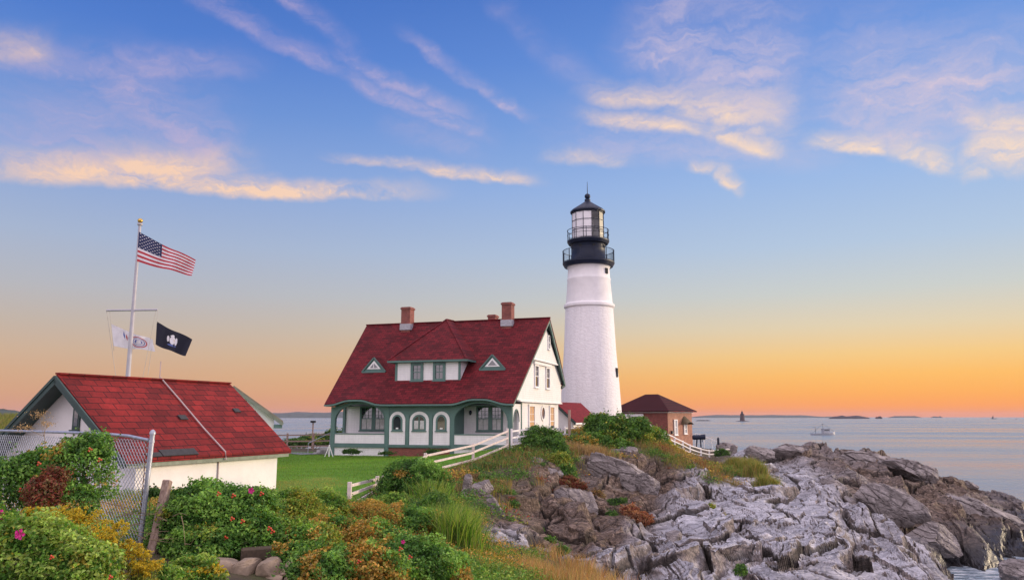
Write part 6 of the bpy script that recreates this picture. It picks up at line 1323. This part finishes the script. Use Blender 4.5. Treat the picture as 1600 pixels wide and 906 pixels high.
def boat():
    c = sea_pt(1287, 679.5); root = empty('motor_boat', (c.x, c.y, 0), R(8)); tag(root, 'small pale fishing boat with a cabin and masts crossing the bay', 'boat')
    L = 13.0; m = MB(); vs = []; st = [(-1, 1, 1.0), (-.5, 1, .95), (.2, .95, 1.05), (.7, .6, 1.4), (1, .03, 1.9)]
    for x, w, h in st: vs += [(x * L / 2, -2 * w, h), (x * L / 2, -1.4 * w, -.4), (x * L / 2, 1.4 * w, -.4), (x * L / 2, 2 * w, h)]
    fs = [(0, 1, 2, 3)]
    for i in range(4):
        for j in range(3): fs.append((4 * i + j, 4 * i + 4 + j, 4 * i + 5 + j, 4 * i + 1 + j))
        fs.append((4 * i + 3, 4 * i + 7, 4 * i + 4, 4 * i))
    m.add(vs, fs); m.build('hull', M['boat'], root)
    m = MB(); m.box(-.5, 3, -1.3, 1.3, 1.05, 3.2); m.box(-.8, 3.3, -1.5, 1.5, 3.21, 3.4); cb = m.build('cabin', M['boat'], root); m = MB(); m.box(-.2, 2.7, -1.34, -1.305, 2.2, 2.9); m.build('window', M['glass'], cb)
    for x, h in ((-.2, 6.0), (-4.5, 4.5)): m = MB(); m.tube([(x, 0, 1), (x, 0, h)], .09, 6); m.build('mast', M['dark'], root)
    m = MB()
    for a, b in (((-.2, 0, 6), (5.8, 0, 2)), ((-.2, 0, 6), (-6, 0, 1.2)), ((-4.5, 0, 4.5), (-6.4, 0, 3.8))): m.bar(a, b, .07)
    m.build('rigging', M['dark'], root)
boat()
def sail():
    Y = 3800; c = at(1552, 652, Y); root = empty('sailing_boat', (c.x, Y, 0)); tag(root, 'tiny sailing boat on the horizon near the right edge', 'boat'); k = Y / FPX
    m = MB(); m.add([(-4 * k, -4, 1), (4 * k, -4, 1), (5 * k, 0, 3), (4 * k, 4, 1), (-4 * k, 4, 1), (-3.4 * k, -3, -1), (3.4 * k, -3, -1), (3.4 * k, 3, -1), (-3.4 * k, 3, -1)], [(0, 1, 2, 3, 4), (0, 5, 6, 1), (4, 3, 7, 8), (1, 6, 7, 3, 2), (0, 4, 8, 5)]); m.build('hull', M['islet'], root)
    m = MB(); m.bar((0, 0, 1), (0, 0, 5.5 * k), .3 * k); m.build('mast', M['islet'], root)
    m = MB(); m.add([(-.3 * k, 0, 2), (-3 * k, 0, 2.5), (-.3 * k, 0, 4.5 * k)], [(0, 1, 2)]); m.add([(-.3 * k, .4, 2), (-3 * k, .4, 2.5), (-.3 * k, .4, 4.5 * k)], [(2, 1, 0)]); m.build('sail', M['far'], root)
sail()
c = sea_pt(1588, 654.5); m = MB(); m.lathe([(2.6, -1), (2.8, 1.2), (1.6, 1.6), (.9, 3.2), (.2, 3.4)], 12, c=(c.x, c.y)); one('buoy', 'dark buoy floating at the right edge of the bay', 'buoy', m, M['islet'])
# wooded hill beyond the shed on the left
def left_hill():
    m = MB(); n = 60; Y = 620
    a, b = at(-260, 651, Y), at(85, 651, Y); 
    for j, yy in enumerate((-60, -30, 0, 60)):
        for i in range(n + 1):
            t = i / n; h = (0, .75, 1, 0)[j] * (12.5 + 7 * float(fbm(np.array([t * 14.]), np.array([3.3 + j]), 4, 4)[0])) * min(1, (1 - t) / .12); m.v.append((a.x + (b.x - a.x) * t, Y + yy, h - 1))
    for j in range(3):
        for i in range(n): p = j * (n + 1) + i; m.f.append((p, p + 1, p + n + 2, p + n + 1)); m.m.append(0)
    tag(m.build('hill', M['far'], None, smooth=True), kind='structure')
    g = MB()
left_hill()

# ------------------------------------------------------------------ morning haze over the bay
def haze():
    m = bpy.data.materials.new('haze'); m.use_nodes = True; t = NT(m.node_tree); o = t.node('ShaderNodeOutputMaterial'); v = t.node('ShaderNodeVolumePrincipled')
    v.inputs['Color'].default_value = (.74, .74, .92, 1); v.inputs['Density'].default_value = 2.4e-5; t.l.new(v.outputs[0], o.inputs['Volume'])
    q = MB(); q.box(-14000, 14000, -120, 14000, -7, 78); tag(q.build('haze', m), kind='stuff')
haze()
